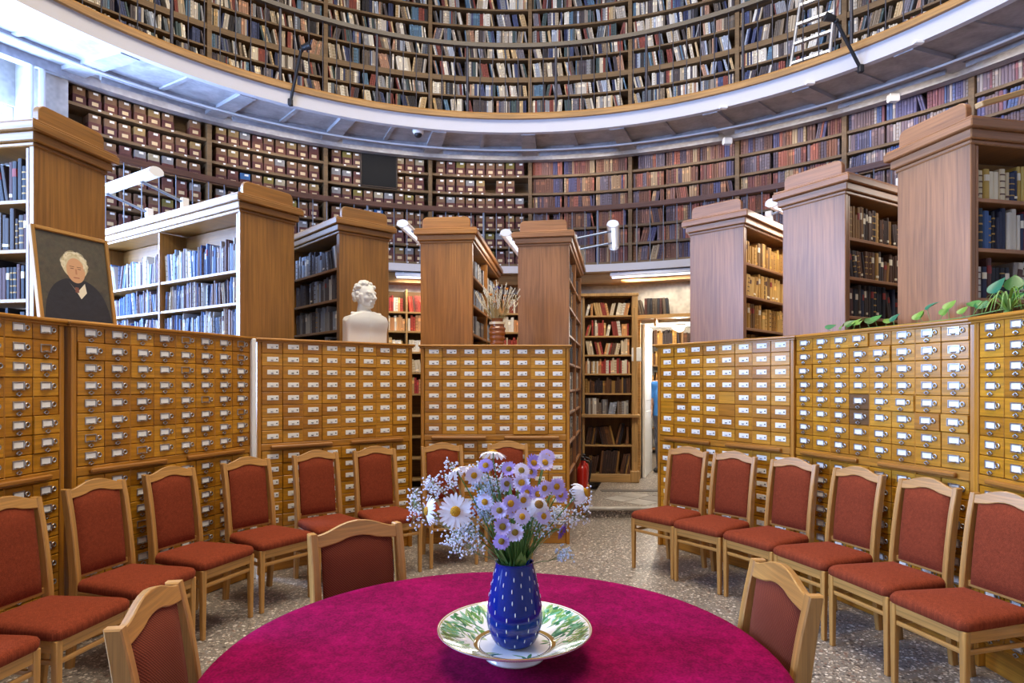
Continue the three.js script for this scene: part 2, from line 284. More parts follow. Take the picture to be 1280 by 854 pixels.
// ------------------------------------------------------------------ books (data first; the largest become things, the rest one object)
const BOOKS = [];      // {x, y, z turn lean w h d color pages label} in world frame
const pal = {
  gallery: ['#e2d8c6', '#d3ccc4', '#ebe5da', '#bdae98', '#343c60', '#48527a', '#7a4440', '#8e4c44', '#4a5c60', '#6c7480', '#9a9ca4', '#544c50', '#cfb48a', '#ece8e0', '#b0bace', '#8e7e6c', '#36343a', '#b8907a', '#6e645c', '#5f7f9c', '#d8cebe', '#a2978e', '#c8c0b6', '#4a4450', '#7c7884'],
  leather: ['#7a5240', '#8a5c46', '#966c50', '#6a4c42', '#a0604e', '#7c4c44', '#a88866', '#70646c', '#5a4c56', '#b09674', '#8a6458', '#565270'],
  leatherDaylit: ['#7a6464', '#867278', '#6a6484', '#948488', '#7078a0', '#a09088', '#5c586c', '#b4a69e', '#8a5a5e', '#5c6a90'],  // leather books with bluish window light put into their colours
  ochre: ['#a57b35', '#8e6426', '#b98f4a', '#7d5a28', '#c39c58', '#6a4a24', '#9a6f30'],
  brown: ['#6b4526', '#86602f', '#4a2f20', '#a17a3e', '#3a2822', '#5d3c28', '#30262a'],
  mixed: ['#262b45', '#31406a', '#6a1f22', '#1f1f26', '#8b8073', '#3b5a8a', '#c9c2b2', '#52302c', '#7c1f22', '#25303a'],
  cream: ['#d6c7a4', '#cdbb95', '#e0d5b8', '#b9a67e', '#2a3048', '#c0ad88', '#b8994a'],
  dark: ['#22242c', '#2d2a2e', '#3a302e', '#1c1f2a', '#4b2a28', '#2a3248', '#54483e'],
  pamphlet: ['#a9a8a8', '#c4c2be', '#8090ac', '#4f689a', '#958684', '#cfccc8', '#5c7098', '#6a5c62', '#a09480', '#3f5888', '#7c686a', '#283250', '#54342e'],
  folder: ['#8c8a8a', '#b8b5b0', '#5b5558', '#d2cfca', '#4a4448', '#7a6c62', '#98a2b4'],
  warm: ['#c98f5e', '#d8c6a8', '#b2463a', '#e4dac6', '#8f3a30', '#c4a06a', '#6a4636', '#d9a26a', '#a83a34', '#e8e2d6'],
  registers: ['#d8d4cc', '#3a3436', '#c4beb4', '#57504c', '#e2ded6', '#2c2a2e', '#8a8078'],
};
// one row: frame origin o (world, on the shelf at its left end, spine plane), unit along, unit out (towards the reader)
function bookRow(o, along, out, len, hMax, set, opt = {}) {
  const { wMin = 0.018, wMax = 0.045, hMin = 0.68, dep = 0.17, lean = 0.25, gap = 0.02, label = null, group = null, run = 0.5, leanDir = 0 } = opt;
  let s = 0.004, leanNow = 0, left = 0, c = pick(set), hRun = 1, wRun = 0.03;
  while (s < len - wMin) {
    if (left <= 0) {
      if (leanNow > 0) s += hMax * hRun * Math.sin(leanNow) * 0.9;
      left = 2 + Math.floor(rnd() * 7); leanNow = rnd() < lean ? (leanDir && rnd() < 0.8 ? leanDir : rnd() < 0.5 ? -1 : 1) * R(0.07, 0.26) : 0; hRun = R(hMin, 0.97); wRun = R(wMin, wMax); if (rnd() < gap) s += R(0.02, 0.1); c = pick(set);
      if (leanNow < 0) s += hMax * hRun * Math.sin(-leanNow) * 0.95;
    }
    left--;
    const a = Math.abs(leanNow), w = rnd() < run ? wRun : R(wMin, wMax), h = hMax * (a ? hRun * R(0.93, 1) : rnd() < run ? hRun : R(hMin, 0.97));
    const col = rnd() < run ? c : (c = pick(set));
    if (s + w / Math.cos(a) + (leanNow > 0 ? h * Math.sin(a) : 0) > len - 0.002) { if (leanNow > 0) { leanNow = 0; left = 2; continue; } break; }
    BOOKS.push({ p: o.clone().addScaledVector(along, s).addScaledVector(out, -R(0, 0.012)), along, out, lean: leanNow, w, h, d: dep * R(0.85, 1), col, page: rnd() < 0.5 ? '#d8ccb2' : '#cbb995', band: rnd(), label, group });
    s += w / Math.cos(a) + 0.0008;
  }
}
// book solid: spine at +z, foot at y 0, unit size
const bookProf = [[-0.5, -1], [0.5, -1], [0.5, -0.05], [0.36, -0.012], [0, 0], [-0.36, -0.012], [-0.5, -0.05]];
function bookTris() {
  const cover = [], page = [], band = [], N = bookProf.length;
  for (let i = 0; i < N; i++) { const [x0, z0] = bookProf[i], [x1, z1] = bookProf[(i + 1) % N]; const t = i === 0 ? page : cover; t.push([x0, 0, z0], [x1, 1, z1], [x1, 0, z1], [x0, 0, z0], [x0, 1, z0], [x1, 1, z1]); }
  for (let i = 1; i < N - 1; i++) { page.push([bookProf[0][0], 0.985, bookProf[0][1]], [bookProf[i + 1][0], 0.985, bookProf[i + 1][1]], [bookProf[i][0], 0.985, bookProf[i][1]]); cover.push([bookProf[0][0], 0, bookProf[0][1]], [bookProf[i][0], 0, bookProf[i][1]], [bookProf[i + 1][0], 0, bookProf[i + 1][1]]); }
  const strip = (y0, y1) => { const q = [[0.47, -0.036], [0.36, 0.0], [0, 0.012], [-0.36, 0.0], [-0.47, -0.036]]; for (let i = 0; i < 4; i++) band.push([q[i][0], y0, q[i][1]], [q[i + 1][0], y1, q[i + 1][1]], [q[i + 1][0], y0, q[i + 1][1]], [q[i][0], y0, q[i][1]], [q[i][0], y1, q[i][1]], [q[i + 1][0], y1, q[i + 1][1]]); };
  return { cover, page, band, strip };
}
const fixWind = (tris) => { for (let i = 0; i < tris.length; i += 3) { const [a, b, c] = [tris[i], tris[i + 1], tris[i + 2]]; const n = V(b[0] - a[0], b[1] - a[1], b[2] - a[2]).cross(V(c[0] - a[0], c[1] - a[1], c[2] - a[2])); const m = V((a[0] + b[0] + c[0]) / 3, (a[1] + b[1] + c[1]) / 3 - 0.5, (a[2] + b[2] + c[2]) / 3 + 0.5); if (n.dot(m) < 0) { tris[i + 1] = c; tris[i + 2] = b; } } return tris; };
const BT = bookTris(); fixWind(BT.cover); fixWind(BT.page);
const bandSets = [[[0.62, 0.82]], [[0.12, 0.2]], [[0.2, 0.24], [0.4, 0.44], [0.6, 0.64], [0.8, 0.84]], []].map((l) => { const t = bookTris(); for (const [a, b] of l) t.strip(a, b); return fixWind(t.band); });
function bookMatrix(b) {
  const up = V(0, 1, 0), m = new THREE.Matrix4().makeBasis(b.along, up, b.out);
  const a = Math.abs(b.lean);
  // lean about the lower corner that stays on the shelf
  const L = new THREE.Matrix4();
  if (b.lean > 0) L.makeTranslation(b.w * Math.cos(a), 0, 0).multiply(new THREE.Matrix4().makeRotationZ(-a)).multiply(new THREE.Matrix4().makeTranslation(-b.w / 2, 0, 0));
  else if (b.lean < 0) L.makeRotationZ(a).multiply(new THREE.Matrix4().makeTranslation(b.w / 2, 0, 0));
  else L.makeTranslation(b.w / 2, 0, 0);
  return new THREE.Matrix4().makeTranslation(b.p.x, b.p.y, b.p.z).multiply(m).multiply(L).multiply(new THREE.Matrix4().makeScale(b.w, b.h, b.d));
}

// ------------------------------------------------------------------ curved wall bookcases, one thing per bay
const BOXES = [];
const bayGeo = new Map();
function bay(name, label, group, a0, a1, shelves, top, y0) {
  const w = a1 - a0, m = (a0 + a1) / 2, P0 = pol(RW, m), g = thing(name, label, 'bookcase', [P0.x, y0, P0.z], -rad(m), group);
  const key = name + w.toFixed(2), cz = RW;
  if (!bayGeo.has(key)) {
    const parts = [];
    parts.push(['back_panel', ringBox(6.37, 6.395, 0, top - y0, -w / 2, w / 2, 5, cz), M.wallBack]);
    const ua = 0.26;
    parts.push(['upright', ringBox(RW - 0.015, 6.37, 0, top - y0, -w / 2, -w / 2 + ua, 1, cz), M.wallShelf]);
    parts.push(['upright', ringBox(RW - 0.015, 6.37, 0, top - y0, w / 2 - ua, w / 2, 1, cz), M.wallShelf]);
    for (const [y, t] of shelves) parts.push(['shelf', ringBox(RW, 6.37, y - y0 - t, y - y0, -w / 2 + ua, w / 2 - ua, 6, cz), M.wallShelf]);
    bayGeo.set(key, parts);
  }
  for (const [n, geo, mat] of bayGeo.get(key)) part(n, geo, mat, g);
  return g;
}
// straight rows of books follow the curve in short chords
function curvedRow(a0, a1, y, h, set, opt) {
  const n = 3, ua = 0.3;
  for (let k = 0; k < n; k++) {
    const b0 = a0 + ua + (a1 - a0 - 2 * ua) * k / n, b1 = a0 + ua + (a1 - a0 - 2 * ua) * (k + 1) / n;
    const A = pol(RW + 0.03, b0, y), B = pol(RW + 0.03, b1, y), along = B.clone().sub(A), len = along.length(); along.normalize();
    const out = V(-along.z, 0, along.x); if (out.dot(V(-A.x, 0, -CD - A.z)) < 0) out.negate();
    bookRow(A, along, out, len, h, set, { dep: 0.19, ...opt });
  }
}
const midShelves = [0, 1, 2, 3, 4, 5].map((k) => [3.29 + 0.27 * k, 0.034]);
const upShelves = [[5.59, 0.03], [5.85, 0.026], [6.14, 0.075], [6.43, 0.026], [6.67, 0.026], [6.92, 0.03], [7.18, 0.026], [7.45, 0.026]];
reseed(501);
const MIDLAB = ['curved wall bookcase of archive boxes beside the plaster pier', 'curved wall bookcase of archive boxes, second from the plaster pier', 'curved wall bookcase of archive boxes holding the black panel', 'curved wall bookcase of archive boxes next to the leather books', 'curved wall bookcase of leather books next to the archive boxes', 'curved wall bookcase of leather books above the doorway', 'curved wall bookcase of leather books above the pinkish bookcase by the doorway', 'curved wall bookcase of leather books behind the trailing vine bookcase', 'curved wall bookcase of leather books painted bluish with daylight above the last bookcase end', 'curved wall bookcase of leather books painted bluish with daylight where the wooden board ends'];
const GALLAB = ['gallery bookcase high above the far window side', 'gallery bookcase high above the daylight window', 'gallery bookcase above the archive boxes beside the plaster pier', 'gallery bookcase behind the spotlight arm over the archive boxes', 'gallery bookcase straight above the black panel', 'gallery bookcase above the archive boxes next to the leather books', 'gallery bookcase above the leather books next to the archive boxes', 'gallery bookcase straight above the doorway', 'gallery bookcase between the doorway and the aluminium ladder', 'gallery bookcase behind the aluminium ladder', 'gallery bookcase just past the aluminium ladder and spotlight arm', 'gallery bookcase at the far end past the spotlight arm'];
for (let i = 2; i < UP.length - 1; i++) {
  const a0 = UP[i], a1 = UP[i + 1], boxes = i < 6;
  bay('curved_bookcase', MIDLAB[i - 2], boxes ? 'bays of shelving with archive boxes' : 'bays of shelving with leather books', a0, a1, midShelves, 4.94, 3.12);
  midShelves.forEach(([y], r) => {
    if (boxes) { const n = 9; for (let k = 0; k < n; k++) BOXES.push({ a: a0 + 0.75 + (a1 - a0 - 1.5) * (k + 0.5) / n, y, r, bay: i, k }); }
    else curvedRow(a0, a1, y, 0.235, i > 8 ? pal.leatherDaylit : pal.leather, { wMin: 0.02, wMax: 0.038, hMin: 0.9, lean: 0.12, run: 0.6 });
  });
}
for (let i = 0; i < UP.length - 1; i++) {
  const a0 = UP[i], a1 = UP[i + 1];
  bay('gallery_bookcase', GALLAB[i], 'bays of gallery bookcases', a0, a1, upShelves, 7.75, 5.08);
  upShelves.forEach(([y], r) => { const nx = (upShelves[r + 1] || [7.75])[0] - ((upShelves[r + 1] || [0, 0.03])[1]); if (a1 < -56 && r < 3 && false) return; curvedRow(a0, a1, y, nx - y - 0.012, pal.gallery, { wMin: 0.013, wMax: 0.03, hMin: 0.9, lean: 0.6, leanDir: m2(a0), run: 0.55, gap: 0.03 }); });
}
function m2(a) { return a < 20 ? -1 : 1; }

// archive boxes
{
  reseed(611);
  const bodyM = ['#6e3c38', '#7a4238', '#643436', '#825040'].map((c) => std({ color: hex(c), roughness: 0.7, map: blot }));
  const lidC = { brown: '#967050', maroon: '#7a4a42', tan: '#b4945e', grey: '#a4a09e', blue: '#3f78b8', olive: '#9a8840', cream: '#c8b896' };
  const lidM = Object.fromEntries(Object.entries(lidC).map(([k, c]) => [k, std({ color: hex(c), roughness: 0.75, map: blot })]));
  const bodyG = cham(0.136, 0.112, 0.2, 0.004), lidG = cham(0.128, 0.092, 0.19, 0.004), labG = cham(0.066, 0.042, 0.003, 0.001), tagG = cham(0.05, 0.026, 0.003, 0.001), shelfTag = cham(0.03, 0.018, 0.003, 0.001);
  const rowName = ['lowest', 'second lowest', 'third lowest', 'third highest', 'second highest', 'highest'];
  const bayName = { 2: 'bay beside the plaster pier', 3: 'second bay from the plaster pier', 4: 'bay with the black panel', 5: 'bay next to the leather books' };
  const tags = [];
  for (const b of BOXES) {
    if (b.bay === 4 && b.r >= 4 && b.k >= 3 && b.k <= 5) continue;         // the dark panel hangs here
    const p = pol(RW + 0.13, b.a + R(-0.05, 0.05), b.y), kind = rnd() < 0.42 ? 'brown' : pick(['maroon', 'maroon', 'tan', 'grey', 'olive', 'cream', rnd() < 0.35 ? 'blue' : 'brown']);
    if (rnd() < 0.03) continue;
    const g = thing('archive_box', `archive box with ${kind} top, ${rowName[b.r]} row, ${bayName[b.bay]}`, 'box', [p.x, p.y, p.z], -rad(b.a), 'archive boxes on the wall shelves');
    const hh = R(0.9, 1.08);
    part('box', bodyG, pick(bodyM), g).position.set(0, 0.056, 0.0);
    const l = part('lid', lidG, lidM[kind], g); l.position.set(0, 0.112 + 0.046 * hh, -0.004); l.scale.y = hh;
    part('label', labG, M.beige, g).position.set(0, 0.056, 0.1005);
    part('title_card', tagG, M.paper, g).position.set(R(-0.01, 0.025), 0.112 + 0.066 * hh, 0.092);
    tags.push([p, b]);
  }
  for (const [p, b] of tags) { if (rnd() < 0.25) continue; const q = pol(RW - 0.002, b.a + R(-0.4, 0.4), b.y - 0.012); const t = shelfTag.clone(); t.rotateZ(R(-0.15, 0.15)); t.rotateY(-rad(b.a)); t.translate(q.x, q.y, q.z); b.tag = t; }
  const all = tags.map(([, b]) => b.tag).filter(Boolean);
  const bays = scene.children.filter((o) => o.name.startsWith('curved_bookcase'));
  for (let i = 2; i < 6; i++) { const l = tags.filter(([, b]) => b.tag && b.bay === i).map(([, b]) => b.tag); const host = bays[i - 2]; host.updateMatrixWorld(true); const mm = part('shelf_tickets', merge(l).applyMatrix4(host.matrixWorld.clone().invert()), M.paper, host); mm.userData.kind = 'stuff'; }
  const c = pol(RW - 0.012, -18.85, 4.37), d = thing('black_panel', 'black wooden panel hung among the archive box shelves', 'panel', [c.x, c.y, c.z], rad(18.85));
  part('board', cham(0.5, 0.6, 0.02, 0.004).translate(0, 0.3, 0), std({ color: hex('#121110'), roughness: 0.95 }), d);
  part('frame', merge([cbox(-0.27, -0.25, 0, 0.6, -0.015, 0.015), cbox(0.25, 0.27, 0, 0.6, -0.015, 0.015), cbox(-0.27, 0.27, -0.02, 0, -0.015, 0.015), cbox(-0.27, 0.27, 0.6, 0.62, -0.015, 0.015)]), wood('#3a2a20'), d);
}

// ------------------------------------------------------------------ railings
function railing(name, label, r, y0, y1, a0, a1, step, mat, railMat, railProf, posts) {
  const g = thing(name, label, 'railing', [0, 0, 0]);
  part('top_rail', sector(railProf.map(([x, y]) => [r + x, y1 + y]), a0, a1, Math.round((a1 - a0) / 1.5)), railMat, g);
  const geo = new THREE.CylinderGeometry(0.0062, 0.0062, y1 - y0, 6).translate(0, (y0 + y1) / 2, 0), pg = new THREE.CylinderGeometry(0.017, 0.017, y1 - y0, 8).translate(0, (y0 + y1) / 2, 0);
  let k = 0;
  for (let a = a0 + step / 2; a < a1; a += step, k++) { const p = pol(r, a), post = posts && k % posts === 0; part(post ? 'post' : 'baluster', post ? pg : geo, mat, g).position.set(p.x, 0, p.z); }
  return g;
}
M.balus = std({ color: hex('#3a3a44'), roughness: 0.5, metalness: 0.4 });
M.balusPale = std({ color: hex('#70747e'), roughness: 0.5 });
railing('gallery_railing', 'thin dark metal railing along the edge of the upper gallery', RG + 0.03, 4.9, 5.78, -80, 80, 2.05, M.balus, wood('#4a4038', 0.5), [[-0.03, -0.03], [0.03, -0.03], [0.03, 0.02], [-0.03, 0.02]], 7);
railing('walkway_railing', 'brown railing with pale bars along the walkway behind the bookcases', 5.4, 3.12, 3.91, -56.5, 98, 1.9, M.balusPale, M.rail, [[-0.035, -0.03], [0.035, -0.03], [0.035, 0.035], [-0.035, 0.035]], 9);

// ------------------------------------------------------------------ radial bookcases with panelled ends
const plan = (X, D, y = 0) => [X, y, -D];
const turnOf = (dx, dD) => Math.atan2(dD, dx);
const CASES = {};
const CW = 0.52, CH = 3.0;
function bookcase(id, label, a, b, len, mat, shelfY, sides, turnExtra = 0) {
  // a, b: plan points of the left and right ends of the front cornice
  const mx = (a[0] + b[0]) / 2, md = (a[1] + b[1]) / 2, th = turnOf(b[0] - a[0], b[1] - a[1]) + rad(turnExtra);
  const g = thing('bookcase', label, 'bookcase', plan(mx, md), th, 'radial bookcases');
  const w = CW / 2, z1 = -0.05, z0 = z1 - len;
  part('end_panel', cbox(-w, w, 0.1, 2.87, z1 - 0.035, z1, 0.004), mat, g);
  part('end_panel', cbox(-w, w, 0.1, 2.87, z0, z0 + 0.035, 0.004), mat, g);
  part('plinth', cbox(-w - 0.01, w + 0.01, 0, 0.1, z0, z1 + 0.01, 0.005, 'x'), mat, g);
  const layer = (o, y0, y1) => cbox(-w - o, w + o, y0, y1, z0 - o, z1 + o, 0.006, 'x');
  part('cornice', merge([layer(0.01, 2.855, 2.88), layer(0.03, 2.88, 2.935), layer(0.058, 2.935, 2.985), layer(0.048, 2.985, 3.0)]), mat, g);
  const cs = new THREE.Shape(), cw = 0.235, r = 0.05; cs.moveTo(-cw, 0); cs.lineTo(cw, 0); cs.lineTo(cw, 0.11 - r); cs.quadraticCurveTo(cw, 0.11, cw - r, 0.11); cs.lineTo(-cw + r, 0.11); cs.quadraticCurveTo(-cw, 0.11, -cw, 0.11 - r); cs.closePath();
  part('crest', uvm(new THREE.ExtrudeGeometry(cs, { depth: 0.035, bevelEnabled: true, bevelSize: 0.004, bevelThickness: 0.004, bevelSegments: 1 }).translate(0, 3.0, z1 - 0.03), 'x', mx, md), mat, g);
  part('partition', cbox(-0.01, 0.01, 0.1, 2.85, z0 + 0.035, z1 - 0.035, 0.002, 'z'), M.caseIn, g);
  const bays = 2, bw = (len - 0.07) / bays;
  for (const s of [-1, 1]) {
    for (let k = 0; k <= bays; k++) { const zc = z1 - 0.035 - k * bw; const t = 0.022; part('upright', s < 0 ? cbox(-w, -0.01, 0.1, 2.85, zc - t / 2 - (k === 0 ? t / 2 : 0) + (k === bays ? t / 2 : 0), zc + t / 2 - (k === 0 ? t / 2 : 0) + (k === bays ? t / 2 : 0), 0.003) : cbox(0.01, w, 0.1, 2.85, zc - t / 2 - (k === 0 ? t / 2 : 0) + (k === bays ? t / 2 : 0), zc + t / 2 - (k === 0 ? t / 2 : 0) + (k === bays ? t / 2 : 0), 0.003), mat, g); }
    for (const y of shelfY) for (let k = 0; k < bays; k++) { const za = z1 - 0.035 - k * bw - 0.022, zb = z1 - 0.035 - (k + 1) * bw + 0.022; part('shelf', s < 0 ? cbox(-w + 0.004, -0.01, y - 0.024, y, zb, za, 0.003, 'z') : cbox(0.01, w - 0.004, y - 0.024, y, zb, za, 0.003, 'z'), mat, g); }
  }
  g.updateMatrixWorld(true);
  CASES[id] = { g, z1, z0, bw, w, shelfY, bays };
  return g;
}
// fill one side (-1 left, 1 right, as seen from the middle of the room); rows from the front bay backwards
function fillCase(id, s, rows) {
  const c = CASES[id], X = new THREE.Vector3(), Y = new THREE.Vector3(), Z = new THREE.Vector3(); c.g.matrixWorld.extractBasis(X, Y, Z);
  const out = X.clone().multiplyScalar(s), along = V(0, 1, 0).cross(out).normalize();   // left to right for a reader facing the side
  rows.forEach((row) => { if (!row) return; const [y, hMax, k, set, opt] = row;
    const za = c.z1 - 0.035 - k * c.bw - 0.024, zb = c.z1 - 0.035 - (k + 1) * c.bw + 0.024;
    const pA = V(s * (c.w - 0.03), y, za).applyMatrix4(c.g.matrixWorld), pB = V(s * (c.w - 0.03), y, zb).applyMatrix4(c.g.matrixWorld);
    const start = pB.clone().sub(pA).dot(along) > 0 ? pA : pB;
    bookRow(start, along, out, Math.abs(za - zb), hMax, set, { dep: 0.19, ...opt });
  });
}
const SL = [0.12, 0.55, 0.86, 1.17, 1.40, 1.68, 1.97, 2.26, 2.55], SP = [0.12, 0.55, 0.82, 1.08, 1.335, 1.60, 1.865, 2.13, 2.395];
bookcase('P0', 'tall wooden bookcase with panelled end behind the leaning portrait', [-2.745, 3.58], [-2.637, 4.23], 2.4, M.caseA, SL);
bookcase('P1', 'tall bookcase beside the bright left aisle, pale pamphlets on its side', [-2.17, 5.0], [-1.84, 5.5], 2.5, M.caseA, SP);
bookcase('P2', 'tall wooden bookcase standing behind the white plaster bust', [-1.60, 5.72], [-1.13, 6.14], 2.2, M.caseA, SL);
bookcase('P3', 'tall narrow orange brown bookcase between the bust and the dried bouquet', [-0.967, 6.19], [-0.341, 6.13], 2.2, M.caseB, SL);
bookcase('P4', 'tall reddish bookcase between the dried bouquet and the doorway aisle', [0.016, 6.34], [0.60, 6.24], 2.0, M.caseDaylit, SL, 0);
bookcase('P5', 'tall pinkish bookcase right beside the doorway aisle, ochre volumes on its side', [1.63, 5.88], [2.02, 5.50], 2.2, M.caseDaylit, SL);
bookcase('P6', 'tall bookcase with brown bound volumes behind the trailing vine', [2.12, 5.01], [2.394, 4.55], 2.3, M.caseDaylit, SL);
bookcase('P7', 'tallest looking bookcase end rising behind the spider plant', [2.476, 4.157], [2.605, 3.572], 2.4, M.caseDaylit, SL);
reseed(9001);
const where = { P0: 'bookcase behind the portrait', P1: 'bookcase with pale pamphlets', P2: 'bookcase behind the bust', P5: 'bookcase beside the doorway', P6: 'bookcase behind the trailing vine', P7: 'bookcase behind the spider plant' };
const lab = (id, shelf) => ({ label: [id, shelf], group: 'books on the ' + where[id] });
const both = (f) => [0, 1].flatMap((k) => f(k));
fillCase('P0', -1, both((k) => [[1.68, 0.26, k, pal.dark, lab('P0', 'lowest visible shelf')], [1.97, 0.26, k, pal.dark, { ...lab('P0', 'lower shelf'), wMax: 0.03 }], [2.26, 0.26, k, pal.dark, lab('P0', 'middle shelf')], [2.55, 0.28, k, pal.dark, lab('P0', 'top shelf')]]));
fillCase('P1', -1, both((k) => [[1.60, 0.24, k, pal.pamphlet, { ...lab('P1', 'lowest visible shelf'), wMin: 0.008, wMax: 0.022, lean: 0.3 }], [1.865, 0.24, k, pal.pamphlet, { ...lab('P1', 'lower shelf'), wMin: 0.008, wMax: 0.022, lean: 0.3 }], [2.13, 0.24, k, pal.pamphlet, { ...lab('P1', 'middle shelf'), wMin: 0.008, wMax: 0.022, lean: 0.4 }], [2.395, 0.29, k, pal.pamphlet, { ...lab('P1', 'top shelf'), wMin: 0.008, wMax: 0.022, lean: 0.4 }]]));
fillCase('P2', -1, both((k) => [[1.68, 0.26, k, pal.folder, lab('P2', 'lowest visible shelf')], [1.97, 0.26, k, pal.folder, lab('P2', 'lower shelf')], [2.26, 0.26, k, pal.folder, lab('P2', 'middle shelf')], [2.55, 0.25, k, pal.folder, lab('P2', 'top shelf')]]));
fillCase('P5', 1, both((k) => [[1.68, 0.25, k, pal.ochre, lab('P5', 'lowest visible shelf')], [1.97, 0.25, k, pal.ochre, { ...lab('P5', 'lower shelf'), run: 0.7 }], [2.26, 0.25, k, pal.ochre, { ...lab('P5', 'middle shelf'), run: 0.7 }], [2.55, 0.25, k, pal.ochre, { ...lab('P5', 'top shelf'), run: 0.7 }]]));
fillCase('P6', 1, both((k) => [[1.97, 0.26, k, pal.dark, lab('P6', 'lower shelf')], [2.26, 0.25, k, pal.brown, { ...lab('P6', 'middle shelf'), lean: 0.4 }], [2.55, 0.27, k, pal.brown, lab('P6', 'top shelf')]]));
fillCase('P7', 1, both((k) => [[1.97, 0.26, k, pal.mixed, lab('P7', 'lowest visible shelf')], [2.26, 0.26, k, pal.mixed, { ...lab('P7', 'middle shelf'), lean: 0.1 }], [2.55, 0.24, k, pal.cream, lab('P7', 'top shelf')]]));
// sides that the photograph hardly shows, and the aisle side of the doorway bookcase
fillCase('P4', 1, both((k) => [[0.55, 0.27, k, pal.brown, {}], [0.86, 0.25, k, pal.registers, { wMax: 0.03, run: 0.8 }], [1.17, 0.2, k, pal.registers, { wMax: 0.03, run: 0.8 }], [1.40, 0.25, k, pal.registers, { run: 0.8 }], [1.68, 0.26, k, pal.dark, {}], [1.97, 0.26, k, pal.dark, {}], [2.26, 0.26, k, pal.brown, {}], [2.55, 0.25, k, pal.dark, {}]]));
for (const [id, s] of [['P0', 1], ['P1', 1], ['P2', 1], ['P3', -1], ['P3', 1], ['P4', -1], ['P5', -1], ['P6', -1], ['P7', -1]]) fillCase(id, s, both((k) => SL.slice(5).map((y) => [y + (id === 'P1' ? -0.14 : 0) * 0 + (id === 'P1' ? [1.60, 1.865, 2.13, 2.395][SL.indexOf(y) - 5] - y : 0), 0.23, k, pal.folder, {}])));

// wall bookcases on the ground floor, seen between the ends
{
  const P = pol(5.6, -9), g = thing('low_bookcase', 'low curved bookcase against the far wall between the tall bookcase ends', 'bookcase', [0, 0, 0]);
  const ys = [0.12, 0.42, 0.72, 1.02, 1.32, 1.62, 1.91, 2.2, 2.47];
  for (const y of ys) part('shelf', ring(5.47, 5.74, y - 0.025, y, -22, 3.5), M.paleWood, g);
  for (let a = -22; a <= 3.5; a += 6.375) part('upright', ring(5.465, 5.745, 0, 2.78, a - 0.12, a + 0.12, 1), M.paleWood, g);
  part('back_panel', ring(5.725, 5.748, 0, 2.78, -22, 3.5), M.wallBack, g);
  reseed(333);
  for (const y of ys.slice(4)) for (let k = 0; k < 4; k++) { const a0 = -22 + k * 6.375 + 0.16, a1 = a0 + 6.05; const A = pol(5.5, a0, y), B = pol(5.5, a1, y), al = B.clone().sub(A), len = al.length(); al.normalize(); bookRow(A, al, V(-al.z, 0, al.x), len, 0.24, pal.warm, { lean: 0.35, dep: 0.17 }); }
  // free-standing bookcase beside the doorway
  const h = thing('open_bookcase', 'open golden bookcase with leaning red and cream books beside the doorway', 'bookcase', plan(1.33, 8.62, 0), rad(-6));
  const W = 0.36;
  part('upright', cbox(-W, -W + 0.03, 0.11, 2.66, -0.3, 0), M.paleWood, h); part('pilaster', merge([cbox(W - 0.05, W + 0.03, 0.11, 2.66, -0.3, 0.02), cbox(W - 0.07, W + 0.05, 0.11, 0.27, -0.32, 0.04, 0.01), cbox(W - 0.03, W + 0.01, 0.4, 2.5, 0.02, 0.03, 0.004)]), M.paleWood, h);
  part('back_panel', cbox(-W, W, 0.11, 2.66, -0.32, -0.3), M.caseIn, h); part('top', cbox(-W - 0.02, W + 0.04, 2.66, 2.7, -0.32, 0.03), M.paleWood, h); part('ledge', cbox(-W - 0.02, W + 0.06, 1.0, 1.04, -0.3, 0.09, 0.006, 'x'), M.paleWood, h); part('plinth', cbox(-W, W + 0.02, 0.11, 0.22, -0.3, 0.03, 0.006, 'x'), M.paleWood, h);
  h.updateMatrixWorld(true); const X = new THREE.Vector3(), Y = new THREE.Vector3(), Z = new THREE.Vector3(); h.matrixWorld.extractBasis(X, Y, Z);
  const rows = [[0.22, pal.brown], [0.62, pal.brown], [1.04, pal.folder], [1.33, pal.brown], [1.6, pal.warm], [1.86, pal.warm], [2.12, pal.warm], [2.40, pal.warm]];
  for (const [y, set] of rows) { if (y > 0.3 && y !== 1.04) part('shelf', cbox(-W + 0.03, W - 0.05, y - 0.024, y, -0.3, -0.01, 0.003, 'x'), M.paleWood, h); bookRow(V(-W + 0.034, y, -0.03).applyMatrix4(h.matrixWorld), X.clone(), Z.clone(), 2 * W - 0.09, y < 1 ? 0.36 : 0.23, set, { lean: y > 1.8 || y < 1 ? 0.6 : 0.15, wMin: 0.015, wMax: 0.035 }); }
  // shelf with dark folders above the doorway
  const sh1 = thing('door_shelf', 'wooden shelf board above the doorway holding dark box files', 'shelf', [0, 0, 0]);
  part('board', ring(5.45, 5.749, 2.36, 2.41, 15.2, 27, 2), M.paleWood, sh1);
  for (const a of [15.6, 21, 26.6]) part('bracket', ring(5.5, 5.749, 2.26, 2.36, a - 0.15, a + 0.15, 1), M.paleWood, sh1);
  const A = pol(5.5, 16.6, 2.41), B = pol(5.5, 23, 2.41), al = B.clone().sub(A).normalize(); bookRow(A, al, V(-al.z, 0, al.x), A.distanceTo(B), 0.24, pal.dark, { lean: 0.35, leanDir: -1, wMin: 0.03, wMax: 0.045, hMin: 0.9, gap: 0 });
}

// ------------------------------------------------------------------ card catalogue cabinets
const COL = 0.161, ROW = 0.1, NC = 8;
const drawerG = cham(COL - 0.004, ROW - 0.004, 0.02, 0.0025, 'x');
